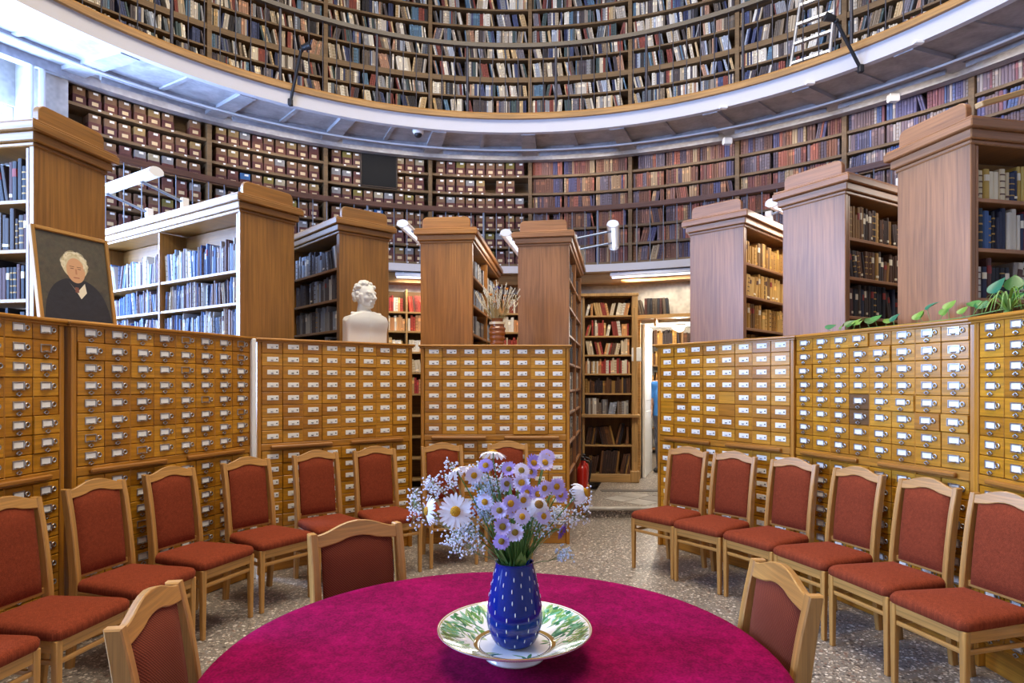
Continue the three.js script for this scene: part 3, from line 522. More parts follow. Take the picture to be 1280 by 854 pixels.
// type A: steel holder with ring and diamond pull; type B: cream holder plate with round hole and small pull
const cardA = cham(0.056, 0.03, 0.003, 0.001), cardB = cham(0.088, 0.037, 0.003, 0.001);
const holderA = merge([cbox(-0.034, 0.034, 0.017, 0.022, 0, 0.006, 0.001), cbox(-0.034, 0.034, -0.022, -0.017, 0, 0.007, 0.001), cbox(-0.034, -0.029, -0.02, 0.02, 0, 0.006, 0.001), cbox(0.029, 0.034, -0.02, 0.02, 0, 0.006, 0.001), new THREE.TorusGeometry(0.012, 0.0035, 5, 10).translate(0.049, 0, 0.004)]);
const pullA = new THREE.TorusGeometry(0.012, 0.0035, 4, 4).scale(1.25, 0.85, 1).translate(-0.004, -0.036, 0.006);
const cupA = new THREE.SphereGeometry(0.016, 8, 4, 0, Math.PI * 2, 0, Math.PI / 2).rotateX(Math.PI).scale(1, 0.6, 0.8).translate(-0.004, -0.009, 0.007);
const holeB = new THREE.CylinderGeometry(0.0055, 0.0055, 0.004, 8).rotateX(Math.PI / 2);
const pullB = new THREE.SphereGeometry(0.012, 8, 4, 0, Math.PI * 2, 0, Math.PI / 2).rotateX(Math.PI).scale(1, 0.6, 0.8);
const CABS = [];
function cabinet(label, p1, p8, type, opt = {}) {
  // p1, p8: plan points of the first and the last column
  const mx = (p1[0] + p8[0]) / 2, md = (p1[1] + p8[1]) / 2, th = turnOf(p8[0] - p1[0], p8[1] - p1[1]);
  const g = thing('card_catalogue_cabinet', label, 'cabinet', plan(mx, md), th, 'card catalogue cabinets');
  const W = NC * COL / 2 + 0.034, dep = 0.26;
  part('side_panel', cbox(-W, -W + 0.03, 0.0, 1.79, -dep, 0.006), opt.body || M.cab, g); part('side_panel', cbox(W - 0.03, W, 0.0, 1.79, -dep, 0.006), M.cab, g);
  part('back_panel', cbox(-W + 0.03, W - 0.03, 0.0, 1.79, -dep, -dep + 0.02), M.cabDark, g);
  part('carcass', cbox(-W + 0.03, W - 0.03, 0.13, 1.79, -dep + 0.02, -0.016), M.cabDark, g);
  part('top', merge([cbox(-W - 0.012, W + 0.012, 1.79, 1.802, -dep, 0.014, 0.003, 'x'), cbox(-W - 0.022, W + 0.022, 1.802, 1.822, -dep, 0.026, 0.006, 'x')]), M.cab, g);
  part('plinth', cbox(-W + 0.03, W - 0.03, 0, 0.13, -0.06, -0.03, 0.004, 'x'), M.cab, g);
  part('middle_rail', cbox(-W + 0.03, W - 0.03, 0.952, 1.002, -0.016, 0.004, 0.003, 'x'), M.cab, g);
  for (let k = 1; k < NC; k++) if (k % 2 === 0) part('stile', cbox(-NC * COL / 2 + k * COL - 0.004, -NC * COL / 2 + k * COL + 0.004, 0.14, 1.79, -0.016, 0.002, 0.002), M.cab, g);
  for (const x of [-0.33, 0.33]) part('reading_slide', cbox(x - 0.25, x + 0.25, 0.962, 0.988, 0.0, 0.03 + (opt.slideOut || 0), 0.006, 'x'), M.slide, g);
  for (const [rows, y0] of [[8, 1.755], [8, 0.9]]) for (let r = 0; r < rows; r++) for (let c = 0; c < NC; c++) {
    const x = -NC * COL / 2 + (c + 0.5) * COL, y = y0 - r * ROW - (y0 < 1 ? 0.002 : 0), up = y0 > 1;
    const isDark = opt.dark && up && opt.dark.some(([rr, cc]) => rr === r && cc === c);
    const d = part('drawer', drawerG, isDark ? M.drawerDark : pick(M.drawer), g); d.position.set(x, y, -0.008 + (rnd() < 0.07 ? R(0.004, 0.012) : R(-0.001, 0.0015)));
    const blank = opt.blank && up && opt.blank.some(([rr, cc]) => rr === r && cc === c);
    if (blank) continue;
    if (type === 'A') {
      if (!(opt.noCard && rnd() < opt.noCard)) part('label_card', cardA, M.paper, d).position.set(-0.004, 0.006, 0.0115);
      part('label_holder', holderA, M.steel, d).position.set(-0.004, 0.006, 0.01);
      part('cup_pull', cupA, M.steel, d).position.set(0, 0.002, 0.01);
      if (rnd() > 0.12) part('ring_pull', pullA, M.steel, d).position.set(0, 0.001, 0.01);
    } else {
      part('label_card', cardB, M.paper, d).position.set(0.004, 0.004, 0.0115);
      part('hole', holeB, M.black, d).position.set(0.034, 0.004, 0.0125);
      part('finger_pull', pullB, rnd() < 0.75 ? M.steel : M.darkMetal, d).position.set(-0.002, 0.0, 0.012);
    }
  }
  g.updateMatrixWorld(true); CABS.push(g); return g;
}
reseed(4242);
const along1 = (p, q, t) => [p[0] + (q[0] - p[0]) * t, p[1] + (q[1] - p[1]) * t];
cabinet('honey oak card cabinet beneath the tall end left of the portrait', [-2.62, 2.235], [-2.487, 3.345], 'A', { noCard: 0.03 });
cabinet('honey oak card cabinet with ring pulls under the leaning portrait and pale pamphlets', [-2.407, 3.59], [-2.004, 4.643], 'A', { noCard: 0.16 });
cabinet('honey oak card cabinet with the white plaster bust on top', [-1.87, 4.876], [-0.985, 5.60], 'B');
cabinet('honey oak card cabinet with the dried bouquet on top', [-0.715, 5.72], [0.412, 5.735], 'B');
cabinet('honey oak card cabinet beside the doorway aisle with some blank drawers', [1.392, 5.63], [2.0, 4.68], 'B', { blank: [[4, 4], [5, 0], [5, 4]] });
cabinet('pale glossy oak card cabinet with two dark drawers under the trailing vine', [2.10, 4.51], [2.42, 3.43], 'A', { dark: [[4, 3], [5, 3]] });
cabinet('pale oak card cabinet with the spider plant on top', [2.43, 3.18], [2.445, 2.055], 'A');
{ // narrow white strip between two cabinets
  const g = solo('white_strip', cbox(-0.018, 0.018, 0.0, 1.81, -0.02, 0.02, 0.005), M.white, 'narrow white vertical strip between two card cabinets', 'cable cover'); g.position.set(-1.955, 0, -4.735); g.rotation.y = rad(55);
}

// ------------------------------------------------------------------ chairs
function postGeo(sx) {
  const s = new THREE.Shape();
  const front = [[-0.225, 0], [-0.195, 0.25], [-0.182, 0.44], [-0.196, 0.6], [-0.222, 0.78], [-0.252, 0.92]], back = [[-0.284, 0.92], [-0.262, 0.78], [-0.238, 0.6], [-0.226, 0.44], [-0.235, 0.25], [-0.258, 0]];
  s.moveTo(...front[0]); s.splineThru(front.slice(1).map((p) => new THREE.Vector2(...p))); s.lineTo(...back[0]); s.splineThru(back.slice(1).map((p) => new THREE.Vector2(...p))); s.closePath();
  const g = new THREE.ExtrudeGeometry(s, { depth: 0.022, bevelEnabled: true, bevelSize: 0.004, bevelThickness: 0.004, bevelSegments: 1, curveSegments: 5 });   // shape x = z of the chair
  g.rotateY(-Math.PI / 2); g.translate(0.011, 0, 0);           // (x, y, depth) -> (-depth, y, x)
  return uvm(at(g, sx * 0.168, 0, 0), 'y');
}
function seatGeo() {
  const s = new THREE.Shape(); const r = 0.035; s.moveTo(-0.175, -0.21); s.lineTo(0.175, -0.21); s.lineTo(0.208, 0.19); s.quadraticCurveTo(0.21, 0.228, 0.17, 0.23); s.lineTo(-0.17, 0.23); s.quadraticCurveTo(-0.21, 0.228, -0.208, 0.19); s.closePath();
  const rings = [[0.0, 0.97], [0.012, 1.0], [0.03, 1.0], [0.045, 0.965], [0.055, 0.88], [0.062, 0.7], [0.066, 0.4], [0.067, 0.0]], pts = s.getSpacedPoints(40).slice(0, -1), pos = [], idx = [], uv = [];
  for (const [y, k] of rings) for (const p of pts) { pos.push(p.x * k, y, (p.y - 0.01) * k + 0.01); uv.push(p.x * k, p.y * k); }
  const n = pts.length; for (let j = 0; j < rings.length - 1; j++) for (let i = 0; i < n; i++) { const a = j * n + i, b = j * n + (i + 1) % n, c = a + n, d = b + n; idx.push(a, c, b, b, c, d); }
  const g = new THREE.BufferGeometry(); g.setAttribute('position', new THREE.Float32BufferAttribute(pos, 3)); g.setAttribute('uv', new THREE.Float32BufferAttribute(uv, 2)); g.setIndex(idx); g.computeVertexNormals(); return norm(g);
}
function backGeo() {                                       // padded panel, slightly bowed
  const pos = [], idx = [], uv = [], nx = 6, ny = 8, w = 0.137, y0 = 0.475, y1 = 0.872;
  const zc = (y) => -0.212 - 0.05 * Math.pow((y - 0.47) / 0.42, 1.3);
  for (const s of [1, -1]) for (let j = 0; j <= ny; j++) for (let i = 0; i <= nx; i++) {
    const u = i / nx * 2 - 1, v = j / ny, y = y0 + (y1 - y0) * v + (v > 0.8 ? (1 - u * u) * 0.022 * (v - 0.8) * 5 : 0), edge = Math.max(Math.abs(u) ** 6, Math.abs(v * 2 - 1) ** 10);
    pos.push(u * w, y, zc(y) + s * (0.021 - 0.011 * edge)); uv.push(u * w, y);
  }
  const n = nx + 1, m = n * (ny + 1);
  for (let j = 0; j < ny; j++) for (let i = 0; i < nx; i++) { const a = j * n + i; idx.push(a, a + 1, a + n, a + 1, a + n + 1, a + n); const b = m + a; idx.push(b, b + n, b + 1, b + 1, b + n, b + n + 1); }
  const rim = []; for (let i = 0; i <= nx; i++) rim.push(i); for (let j = 1; j <= ny; j++) rim.push(j * n + nx); for (let i = nx - 1; i >= 0; i--) rim.push(ny * n + i); for (let j = ny - 1; j >= 1; j--) rim.push(j * n);
  for (let k = 0; k < rim.length; k++) { const a = rim[k], b = rim[(k + 1) % rim.length]; idx.push(a, a + m, b, b, a + m, b + m); }
  const g = new THREE.BufferGeometry(); g.setAttribute('position', new THREE.Float32BufferAttribute(pos, 3)); g.setAttribute('uv', new THREE.Float32BufferAttribute(uv, 2)); g.setIndex(idx); g.computeVertexNormals(); return norm(g);
}
function railGeo() {
  const s = new THREE.Shape(); s.moveTo(-0.157, 0); s.quadraticCurveTo(-0.08, 0.006, -0.05, 0.02); s.quadraticCurveTo(0, 0.033, 0.05, 0.02); s.quadraticCurveTo(0.08, 0.006, 0.157, 0); s.lineTo(0.157, 0.04); s.bezierCurveTo(0.1, 0.045, 0.07, 0.078, 0, 0.08); s.bezierCurveTo(-0.07, 0.078, -0.1, 0.045, -0.157, 0.04); s.closePath();
  const g = new THREE.ExtrudeGeometry(s, { depth: 0.018, bevelEnabled: true, bevelSize: 0.003, bevelThickness: 0.003, bevelSegments: 1, curveSegments: 6 });
  g.rotateX(-0.2); g.translate(0, 0.872, -0.263); return uvm(g, 'x');
}
function makeChair(fab) {
  const t = new THREE.Group();
  const leg = (sx) => { const g = cham(0.034, 0.4, 0.034, 0.004); const p = g.attributes.position; for (let i = 0; i < p.count; i++) if (p.getY(i) < 0) { p.setX(i, p.getX(i) * 0.72); p.setZ(i, p.getZ(i) * 0.72); } return at(g, sx * 0.186, 0.2, 0.2); };
  part('seat', at(seatGeo(), 0, 0.4, 0), fab[0], t); part('backrest', backGeo(), fab[1], t); part('top_rail', railGeo(), M.chair, t);
  for (const s of [-1, 1]) { part('back_post', postGeo(s), M.chair, t); part('leg', leg(s), M.chair, t); }
  part('apron', merge([cbox(-0.17, 0.17, 0.345, 0.4, 0.19, 0.212, 0.003, 'x'), cbox(-0.155, 0.155, 0.345, 0.4, -0.22, -0.2, 0.003, 'x'), ...[-1, 1].map((s) => { const g = cham(0.02, 0.055, 0.39, 0.003, 'z'); g.rotateY(s * 0.045); return at(g, s * 0.177, 0.3725, -0.005); })]), M.chair, t);
  for (const s of [-1, 1]) { const g = cham(0.016, 0.022, 0.39, 0.003, 'z'); g.rotateY(s * 0.045); part('stretcher', at(g, s * 0.176, 0.305, -0.005), M.chair, t); }
  part('stretcher', cbox(-0.175, 0.175, 0.294, 0.316, 0.193, 0.207, 0.003, 'x'), M.chair, t);
  part('lower_back_rail', cbox(-0.157, 0.157, 0.46, 0.49, -0.228, -0.206, 0.003, 'x'), M.chair, t);
  return t;
}
const chairProto = makeChair([M.fabric, M.fabric]), chairProtoRib = makeChair([M.fabric, M.fabricRib]);
function placeChair(proto, fl, fr, label, group) {        // fl, fr: plan points of the front legs
  const th = turnOf(fr[0] - fl[0], fr[1] - fl[1]), c = proto.clone(); c.name = numbered('dining_chair');
  const mx = (fl[0] + fr[0]) / 2, md = (fl[1] + fr[1]) / 2;
  c.position.set(mx - 0.2 * Math.sin(th), 0, -md - 0.2 * Math.cos(th)); c.rotation.y = th; c.userData = { label, category: 'chair', group }; scene.add(c); return c;
}
const GL = 'chairs in the row along the left cabinets', GRr = 'chairs in the row along the right cabinets';
const L = (i) => ['first', 'second', 'third', 'fourth', 'fifth', 'sixth', 'seventh', 'eighth', 'ninth'][i];
[[[-1.985, 2.17], [-1.935, 2.55]], [[-1.905, 2.62], [-1.845, 3.0]], [[-1.875, 3.12], [-1.775, 3.49]], [[-1.775, 3.60], [-1.645, 3.955]], [[-1.605, 4.02], [-1.39, 4.33]], [[-1.36, 4.40], [-1.075, 4.65]], [[-1.03, 4.69], [-0.715, 4.905]], [[-0.645, 4.985], [-0.285, 5.105]], [[-0.215, 5.185], [0.16, 5.195]]].forEach(([a, b], i) => {
  const seen = ['red seated oak chair at the row end beside the cabinet left of the portrait', 'red upholstered oak chair along the left card cabinets, second from the row end', 'red upholstered oak chair in front of the cabinet under the portrait', 'red upholstered oak chair before the cabinet with pale pamphlets behind it', 'red upholstered oak chair by the narrow white strip', 'red upholstered oak chair in front of the bust cabinet, nearer the white strip', 'red upholstered oak chair in front of the bust cabinet, nearer the bouquet cabinet', 'red upholstered oak chair before the bouquet cabinet, half hidden by the daisies', 'red upholstered oak chair behind the top of the daisy bouquet'];
  placeChair(chairProto, a, b, seen[i], GL);
});
[[[0.97, 5.01], [1.21, 4.72]], [[1.22, 4.68], [1.45, 4.375]], [[1.475, 4.34], [1.66, 4.005]], [[1.665, 3.955], [1.79, 3.595]], [[1.80, 3.53], [1.895, 3.165]], [[1.88, 3.09], [1.965, 2.72]]].forEach(([a, b], i) => {
  const seen = ['red upholstered oak chair at the doorway end of the right row', 'red upholstered oak chair second from the doorway, before the cabinet with blank drawers', 'red upholstered oak chair third from the doorway in the right row', 'red upholstered oak chair fourth from the doorway in the right row', 'red upholstered oak chair under the two dark drawers side of the vine cabinet', 'red upholstered oak chair before the spider plant cabinet'];
  placeChair(chairProto, a, b, seen[i], GRr);
});
// chairs at the round table, from the tops of their back posts
function tableChair(pl, pr, label) {
  const th = turnOf(pr[0] - pl[0], pr[1] - pl[1]), mx = (pl[0] + pr[0]) / 2, md = (pl[1] + pr[1]) / 2, c = chairProtoRib.clone(); c.name = numbered('dining_chair');
  // plan facing is (sin, -cos); the post tops stand 0.268 behind the origin
  c.position.set(mx + 0.268 * Math.sin(th), 0, -md + 0.268 * Math.cos(th)); c.rotation.y = th; c.userData = { label, category: 'chair', group: 'chairs at the round table' }; scene.add(c);
}
tableChair([-0.90, 1.425], [-0.945, 1.755], 'ribbed red backed oak chair pushed to the table side facing the left cabinets');
tableChair([-0.735, 2.30], [-0.455, 2.50], 'ribbed red backed oak chair across the table, between the daisies and the left chair row');
tableChair([0.775, 1.975], [0.79, 1.645], 'ribbed red backed oak chair at the table side facing the right chair row');

// ------------------------------------------------------------------ round table, cloth, plate, vase
const TX = -0.04, TD = 1.69, TR = 0.752;
{
  const t = thing('round_table', 'round wooden table hidden under a crimson velvet cloth', 'table', plan(TX, TD));
  part('tabletop', lathe([[0, 0.715], [TR - 0.02, 0.715], [TR - 0.012, 0.725], [TR - 0.012, 0.74], [0, 0.742]], 64), M.chair, t);
  for (const a of [45, 135, 225, 315]) part('leg', at(cham(0.06, 0.715, 0.06, 0.006), 0.3 * Math.cos(rad(a)), 0.3575, 0.3 * Math.sin(rad(a))), M.chair, t);
  const pos = [], idx = [], uv = [], n = 180, prof = [[0, 0.7465], [0.2, 0.7465], [0.45, 0.7465], [0.6, 0.7465], [TR - 0.03, 0.7465], [TR - 0.01, 0.745], [TR, 0.737], [TR + 0.004, 0.715], [TR + 0.006, 0.66], [TR + 0.008, 0.6], [TR + 0.008, 0.55]];
  reseed(71); const ph = [R(0, 6), R(0, 6), R(0, 6)];
  prof.forEach(([r, y], j) => { for (let i = 0; i < n; i++) { const a = i / n * Math.PI * 2, drop = Math.max(0, 0.715 - y) / 0.165, k = r + drop * (0.012 * Math.sin(a * 17 + ph[0]) + 0.007 * Math.sin(a * 29 + ph[1])); const yy = y + (y > 0.74 ? 0.0008 * Math.sin(a * 5 + r * 9 + ph[2]) * r : 0); pos.push(k * Math.cos(a), yy, k * Math.sin(a)); uv.push(r * Math.cos(a) * (1 + drop * 0.2), r * Math.sin(a) * (1 + drop * 0.2)); } });
  for (let j = 0; j < prof.length - 1; j++) for (let i = 0; i < n; i++) { const a = j * n + i, b = j * n + (i + 1) % n; idx.push(a, b, a + n, b, b + n, a + n); }
  const g = new THREE.BufferGeometry(); g.setAttribute('position', new THREE.Float32BufferAttribute(pos, 3)); g.setAttribute('uv', new THREE.Float32BufferAttribute(uv, 2)); g.setIndex(idx); g.computeVertexNormals();
  const nv = lattice(180, 180, 31), nw = lattice(9, 9, 32), nz = lattice(40, 40, 33);
  const velvet = dataTex(512, 512, (u, v) => { const k = 0.8 + 0.22 * (nv(u * 180, v * 180) - 0.5) + 0.14 * (nz(u * 40, v * 40) - 0.5) + 0.14 * (nw(u * 9, v * 9) - 0.5); return [k, k, k]; }); velvet.repeat.set(1.3, 1.3);
  M.velvet = phys({ color: hex('#9c0450'), map: velvet, bumpMap: velvet, bumpScale: 0.0012, roughness: 1, specularIntensity: 0.2, sheen: 0.2, sheenColor: hex('#d83fb0'), sheenRoughness: 0.35, side: THREE.DoubleSide });
  const c = solo('tablecloth', g, M.velvet, 'crimson magenta velvet cloth covering the round table', 'tablecloth'); c.position.set(...plan(TX, TD));
}
const VX = 0.007, VD = 1.685, TY = 0.7475;
{
  // painted plate on a low foot
  const R0 = 0.205, plate = thing('footed_plate', 'large porcelain plate with green leaf painting and gold bands under the blue vase', 'plate', plan(VX, VD, TY));
  const c = document.createElement('canvas'); c.width = c.height = 1024; const x = c.getContext('2d'); x.fillStyle = '#f3f2f4'; x.fillRect(0, 0, 1024, 1024); reseed(88);
  const leaf = (px, py, l, w, a, col) => { x.save(); x.translate(px, py); x.rotate(a); x.fillStyle = col; x.beginPath(); x.moveTo(0, 0); x.quadraticCurveTo(l * 0.4, -w, l, 0); x.quadraticCurveTo(l * 0.5, w, 0, 0); x.fill(); x.restore(); };
  const greens = ['#5f8f3e', '#3f7a3c', '#86a85a', '#2f6a4a', '#a3b86a', '#4f9a6a', '#6fae8a', '#39784f'];
  for (let i = 0; i < 760; i++) { const a = rnd() * 6.283, dens = 0.5 + 0.5 * Math.sin(a * 5 + 1), rr = 502 - rnd() * rnd() * (110 + 200 * dens); x.globalAlpha = 0.6 + rnd() * 0.4; leaf(512 + Math.cos(a) * rr, 512 + Math.sin(a) * rr, 34 + rnd() * 84, 9 + rnd() * 20, a + Math.PI + R(-0.9, 0.9), pick(greens)); }
  for (let i = 0; i < 40; i++) { const a = rnd() * 6.283, rr = 300 + rnd() * 140; x.globalAlpha = 0.6; leaf(512 + Math.cos(a) * rr, 512 + Math.sin(a) * rr, 14 + rnd() * 40, 2 + rnd() * 3, rnd() * 6, '#5a4a42'); }
  x.globalAlpha = 1; x.lineWidth = 6; x.strokeStyle = '#b59a5a'; x.beginPath(); x.arc(512, 512, 504, 0, 6.3); x.stroke(); x.lineWidth = 26; x.strokeStyle = '#8f6f32'; x.beginPath(); x.arc(512, 512, 262, 0, 6.3); x.stroke(); x.lineWidth = 10; x.strokeStyle = '#2d3a55'; x.beginPath(); x.arc(512, 512, 240, 0, 6.3); x.stroke();
  const t = new THREE.CanvasTexture(c); t.colorSpace = THREE.SRGBColorSpace;
  const topM = phys({ map: t, roughness: 0.12, clearcoat: 0.8, clearcoatRoughness: 0.05 }), porc = phys({ color: hex('#eeeef2'), roughness: 0.15, clearcoat: 0.7, clearcoatRoughness: 0.06 });
  const top = lathe([[0.0, 0.031], [0.095, 0.031], [0.108, 0.034], [0.135, 0.046], [0.17, 0.062], [0.2, 0.076], [R0, 0.079]], 72); const p = top.attributes.position, uv = top.attributes.uv; for (let i = 0; i < p.count; i++) uv.setXY(i, 0.5 + p.getX(i) / (2 * R0), 0.5 + p.getZ(i) / (2 * R0));
  part('painted_face', top, topM, plate);
  part('body', lathe([[R0, 0.079], [R0 + 0.0015, 0.0765], [0.2, 0.071], [0.16, 0.051], [0.12, 0.034], [0.085, 0.024], [0.076, 0.019], [0.074, 0.012], [0.079, 0.004], [0.081, 0.0], [0.074, 0.0], [0.07, 0.008], [0, 0.012]], 72), porc, plate);
  part('gold_rim', new THREE.TorusGeometry(R0 + 0.0005, 0.001, 6, 96).rotateX(Math.PI / 2).translate(0, 0.0785, 0), std({ color: hex('#b8934a'), metalness: 0.9, roughness: 0.3 }), plate);
  // cobalt vase with white dashes
  const vb = TY + 0.032, vase = thing('blue_vase', 'cobalt blue glass vase with rows of white dashes holding daisies', 'vase', plan(VX, VD, vb));
  const prof = [[0.0, 0.0], [0.04, 0.0], [0.052, 0.006], [0.064, 0.025], [0.0735, 0.055], [0.075, 0.075], [0.072, 0.11], [0.065, 0.15], [0.055, 0.195], [0.051, 0.215], [0.052, 0.22]];
  const curve = new THREE.SplineCurve(prof.slice(1).map((q) => new THREE.Vector2(...q))), pr = [[0, 0], ...curve.getPoints(28).map((q) => [q.x, q.y]), [0.049, 0.221], [0.047, 0.215], [0.058, 0.16], [0.066, 0.1], [0.06, 0.03], [0, 0.02]];
  part('body', lathe(pr, 48), phys({ color: new THREE.Color().setRGB(0.003, 0.017, 0.19), roughness: 0.08, specularIntensity: 0.8 }), vase);
  const rAt = (y) => { for (let i = 0; i < pr.length - 1; i++) if (pr[i][1] <= y && pr[i + 1][1] >= y && pr[i][0] > 0.03) return pr[i][0] + (pr[i + 1][0] - pr[i][0]) * (y - pr[i][1]) / (pr[i + 1][1] - pr[i][1] + 1e-9); return 0.06; };
  const ds = []; reseed(19);
  for (let j = 0; j < 7; j++) for (let i = 0; i < 16; i++) { const y = 0.016 + j * 0.0285 + (i % 2) * 0.014, a = i / 16 * 6.283 + 0.12 * Math.sin(j); const r = rAt(y), sl = Math.atan2(rAt(y + 0.005) - rAt(y - 0.005), 0.01); const g = new THREE.SphereGeometry(1, 6, 4).scale(0.0014, 0.006, 0.0009); g.rotateX(sl); g.translate(0, y, r + 0.0003); g.rotateY(a); ds.push(g); }
  const dm = part('white_dashes', merge(ds), M.white, vase); dm.userData.label = 'small white dashes inlaid in the blue glass';
}

// ------------------------------------------------------------------ bouquet on the table
const fromPix = (px, py, D) => V((px - 640) / FOCAL * D, EYE - (py - 478) / FOCAL * D, -D);   // direction from a pixel, distance from the vase it stands in
const mouth = V(VX, TY + 0.032 + 0.2, -VD);
function petals(n, r0, len, w, cup, seed, layers = 1) {
  reseed(seed); const pos = [], idx = [];
  for (let q = 0; q < layers; q++) for (let i = 0; i < n; i++) {
    const a = (i + q * 0.5) / n * Math.PI * 2 + R(-0.06, 0.06), L2 = len * R(0.86, 1.05) * (1 - q * 0.12), ww = w * R(0.85, 1.1), c = cup + R(-0.12, 0.12) + q * 0.15, base = pos.length / 3, ca = Math.cos(a), sa = Math.sin(a);
    [[0, 0.45], [0.35, 0.9], [0.75, 1], [0.95, 0.6], [1.0, 0.0]].forEach(([t, k]) => { const r = r0 + L2 * t * Math.cos(c * t), z = L2 * t * Math.sin(c * t) - 0.1 * L2 * t * t; for (const s of t === 1 ? [0] : [-1, 0, 1]) { const off = s * ww * 0.5 * k; pos.push(ca * r - sa * off, sa * r + ca * off, z + (s ? 0.04 * ww : 0)); } });
    for (let j = 0; j < 3; j++) for (let s = 0; s < 2; s++) { const p = base + j * 3 + s; idx.push(p, p + 3, p + 1, p + 1, p + 3, p + 4); }
    idx.push(base + 9, base + 12, base + 10, base + 10, base + 12, base + 11);
  }
  const g = new THREE.BufferGeometry(); g.setAttribute('position', new THREE.Float32BufferAttribute(pos, 3)); g.setIndex(idx); g.computeVertexNormals(); return norm(g);
}
const petalMat = (c) => phys({ color: hex(c), roughness: 0.8, side: THREE.DoubleSide, transmission: 0.25, thickness: 0 });
M.petWhite = petalMat('#f6f4fb'); M.petLilac = ['#dcd0f8', '#cdbcf4', '#e8e0fa', '#bfa8ee'].map(petalMat); M.petPurple = petalMat('#6f45a8');
M.yolk = std({ color: hex('#e3a60f'), roughness: 0.8, map: blot }); M.olive = std({ color: hex('#a88a2a'), roughness: 0.85, map: blot }); M.rust = std({ color: hex('#a5762a'), roughness: 0.85, map: blot });
M.stem = std({ color: hex('#4f7a34'), roughness: 0.7 }); M.leaf = phys({ color: hex('#2f6a2a'), roughness: 0.55, side: THREE.DoubleSide, transmission: 0.15, thickness: 0 }); M.leafPale = phys({ color: hex('#6f9a4a'), roughness: 0.55, side: THREE.DoubleSide, transmission: 0.2, thickness: 0 });
const discG = (r) => merge([new THREE.SphereGeometry(r, 12, 6, 0, Math.PI * 2, 0, Math.PI / 2).rotateX(Math.PI / 2).scale(1, 1, 0.55), ...Array.from({ length: 26 }, (_, i) => { const a = i * 2.39996, q = Math.sqrt((i + 0.5) / 26) * r * 0.94; return new THREE.SphereGeometry(r * 0.12, 5, 3).translate(Math.cos(a) * q, Math.sin(a) * q, Math.sqrt(Math.max(0, 1 - (q / r) ** 2)) * r * 0.55); })]);
const daisyPet = [petals(24, 0.009, 0.034, 0.0085, 0.1, 1), petals(22, 0.009, 0.033, 0.0085, -0.35, 2), petals(22, 0.008, 0.036, 0.009, -0.9, 3)], asterPet = [petals(17, 0.005, 0.0175, 0.0046, 0.2, 4, 2), petals(16, 0.005, 0.0165, 0.0046, 0.0, 5, 2), petals(17, 0.005, 0.0175, 0.0044, 0.45, 6, 2)];
const discBig = discG(0.0125), discSmall = discG(0.0075);
function flower(name, label, group, px, py, D, dir, pet, petM, disc, discM, scale = 1) {
  const p = fromPix(px, py, D), g = thing(name, label, 'flower', [p.x, p.y, p.z], 0, group), q = new THREE.Quaternion().setFromUnitVectors(V(0, 0, 1), V(...dir).normalize());
  const a = part('petals', pet, petM, g); a.quaternion.copy(q); a.scale.setScalar(scale); const b = part('flower_centre', disc, discM, g); b.quaternion.copy(q); b.scale.setScalar(scale);
  const nrm = V(...dir).normalize(), back = nrm.clone().multiplyScalar(-0.012), root = mouth.clone().add(V(R(-0.028, 0.028), -0.06, R(-0.028, 0.028))).sub(p), top = mouth.clone().add(V(clampTo((p.x - VX) * 0.3, 0.036), 0.03, clampTo((p.z + VD) * 0.3, 0.036))).sub(p);
  part('stem', tube([root, top, top.clone().lerp(back, 0.55).add(V(0, 0.012, 0)), back, nrm.clone().multiplyScalar(-0.001)], 0.0016, 16, 5), M.stem, g);
  return g;
}
const clampTo = (v, m) => Math.max(-m, Math.min(m, v));
const Z = (zx, zy) => [500 + zx / 4.908, 540 + zy / 4.908];
reseed(1234);
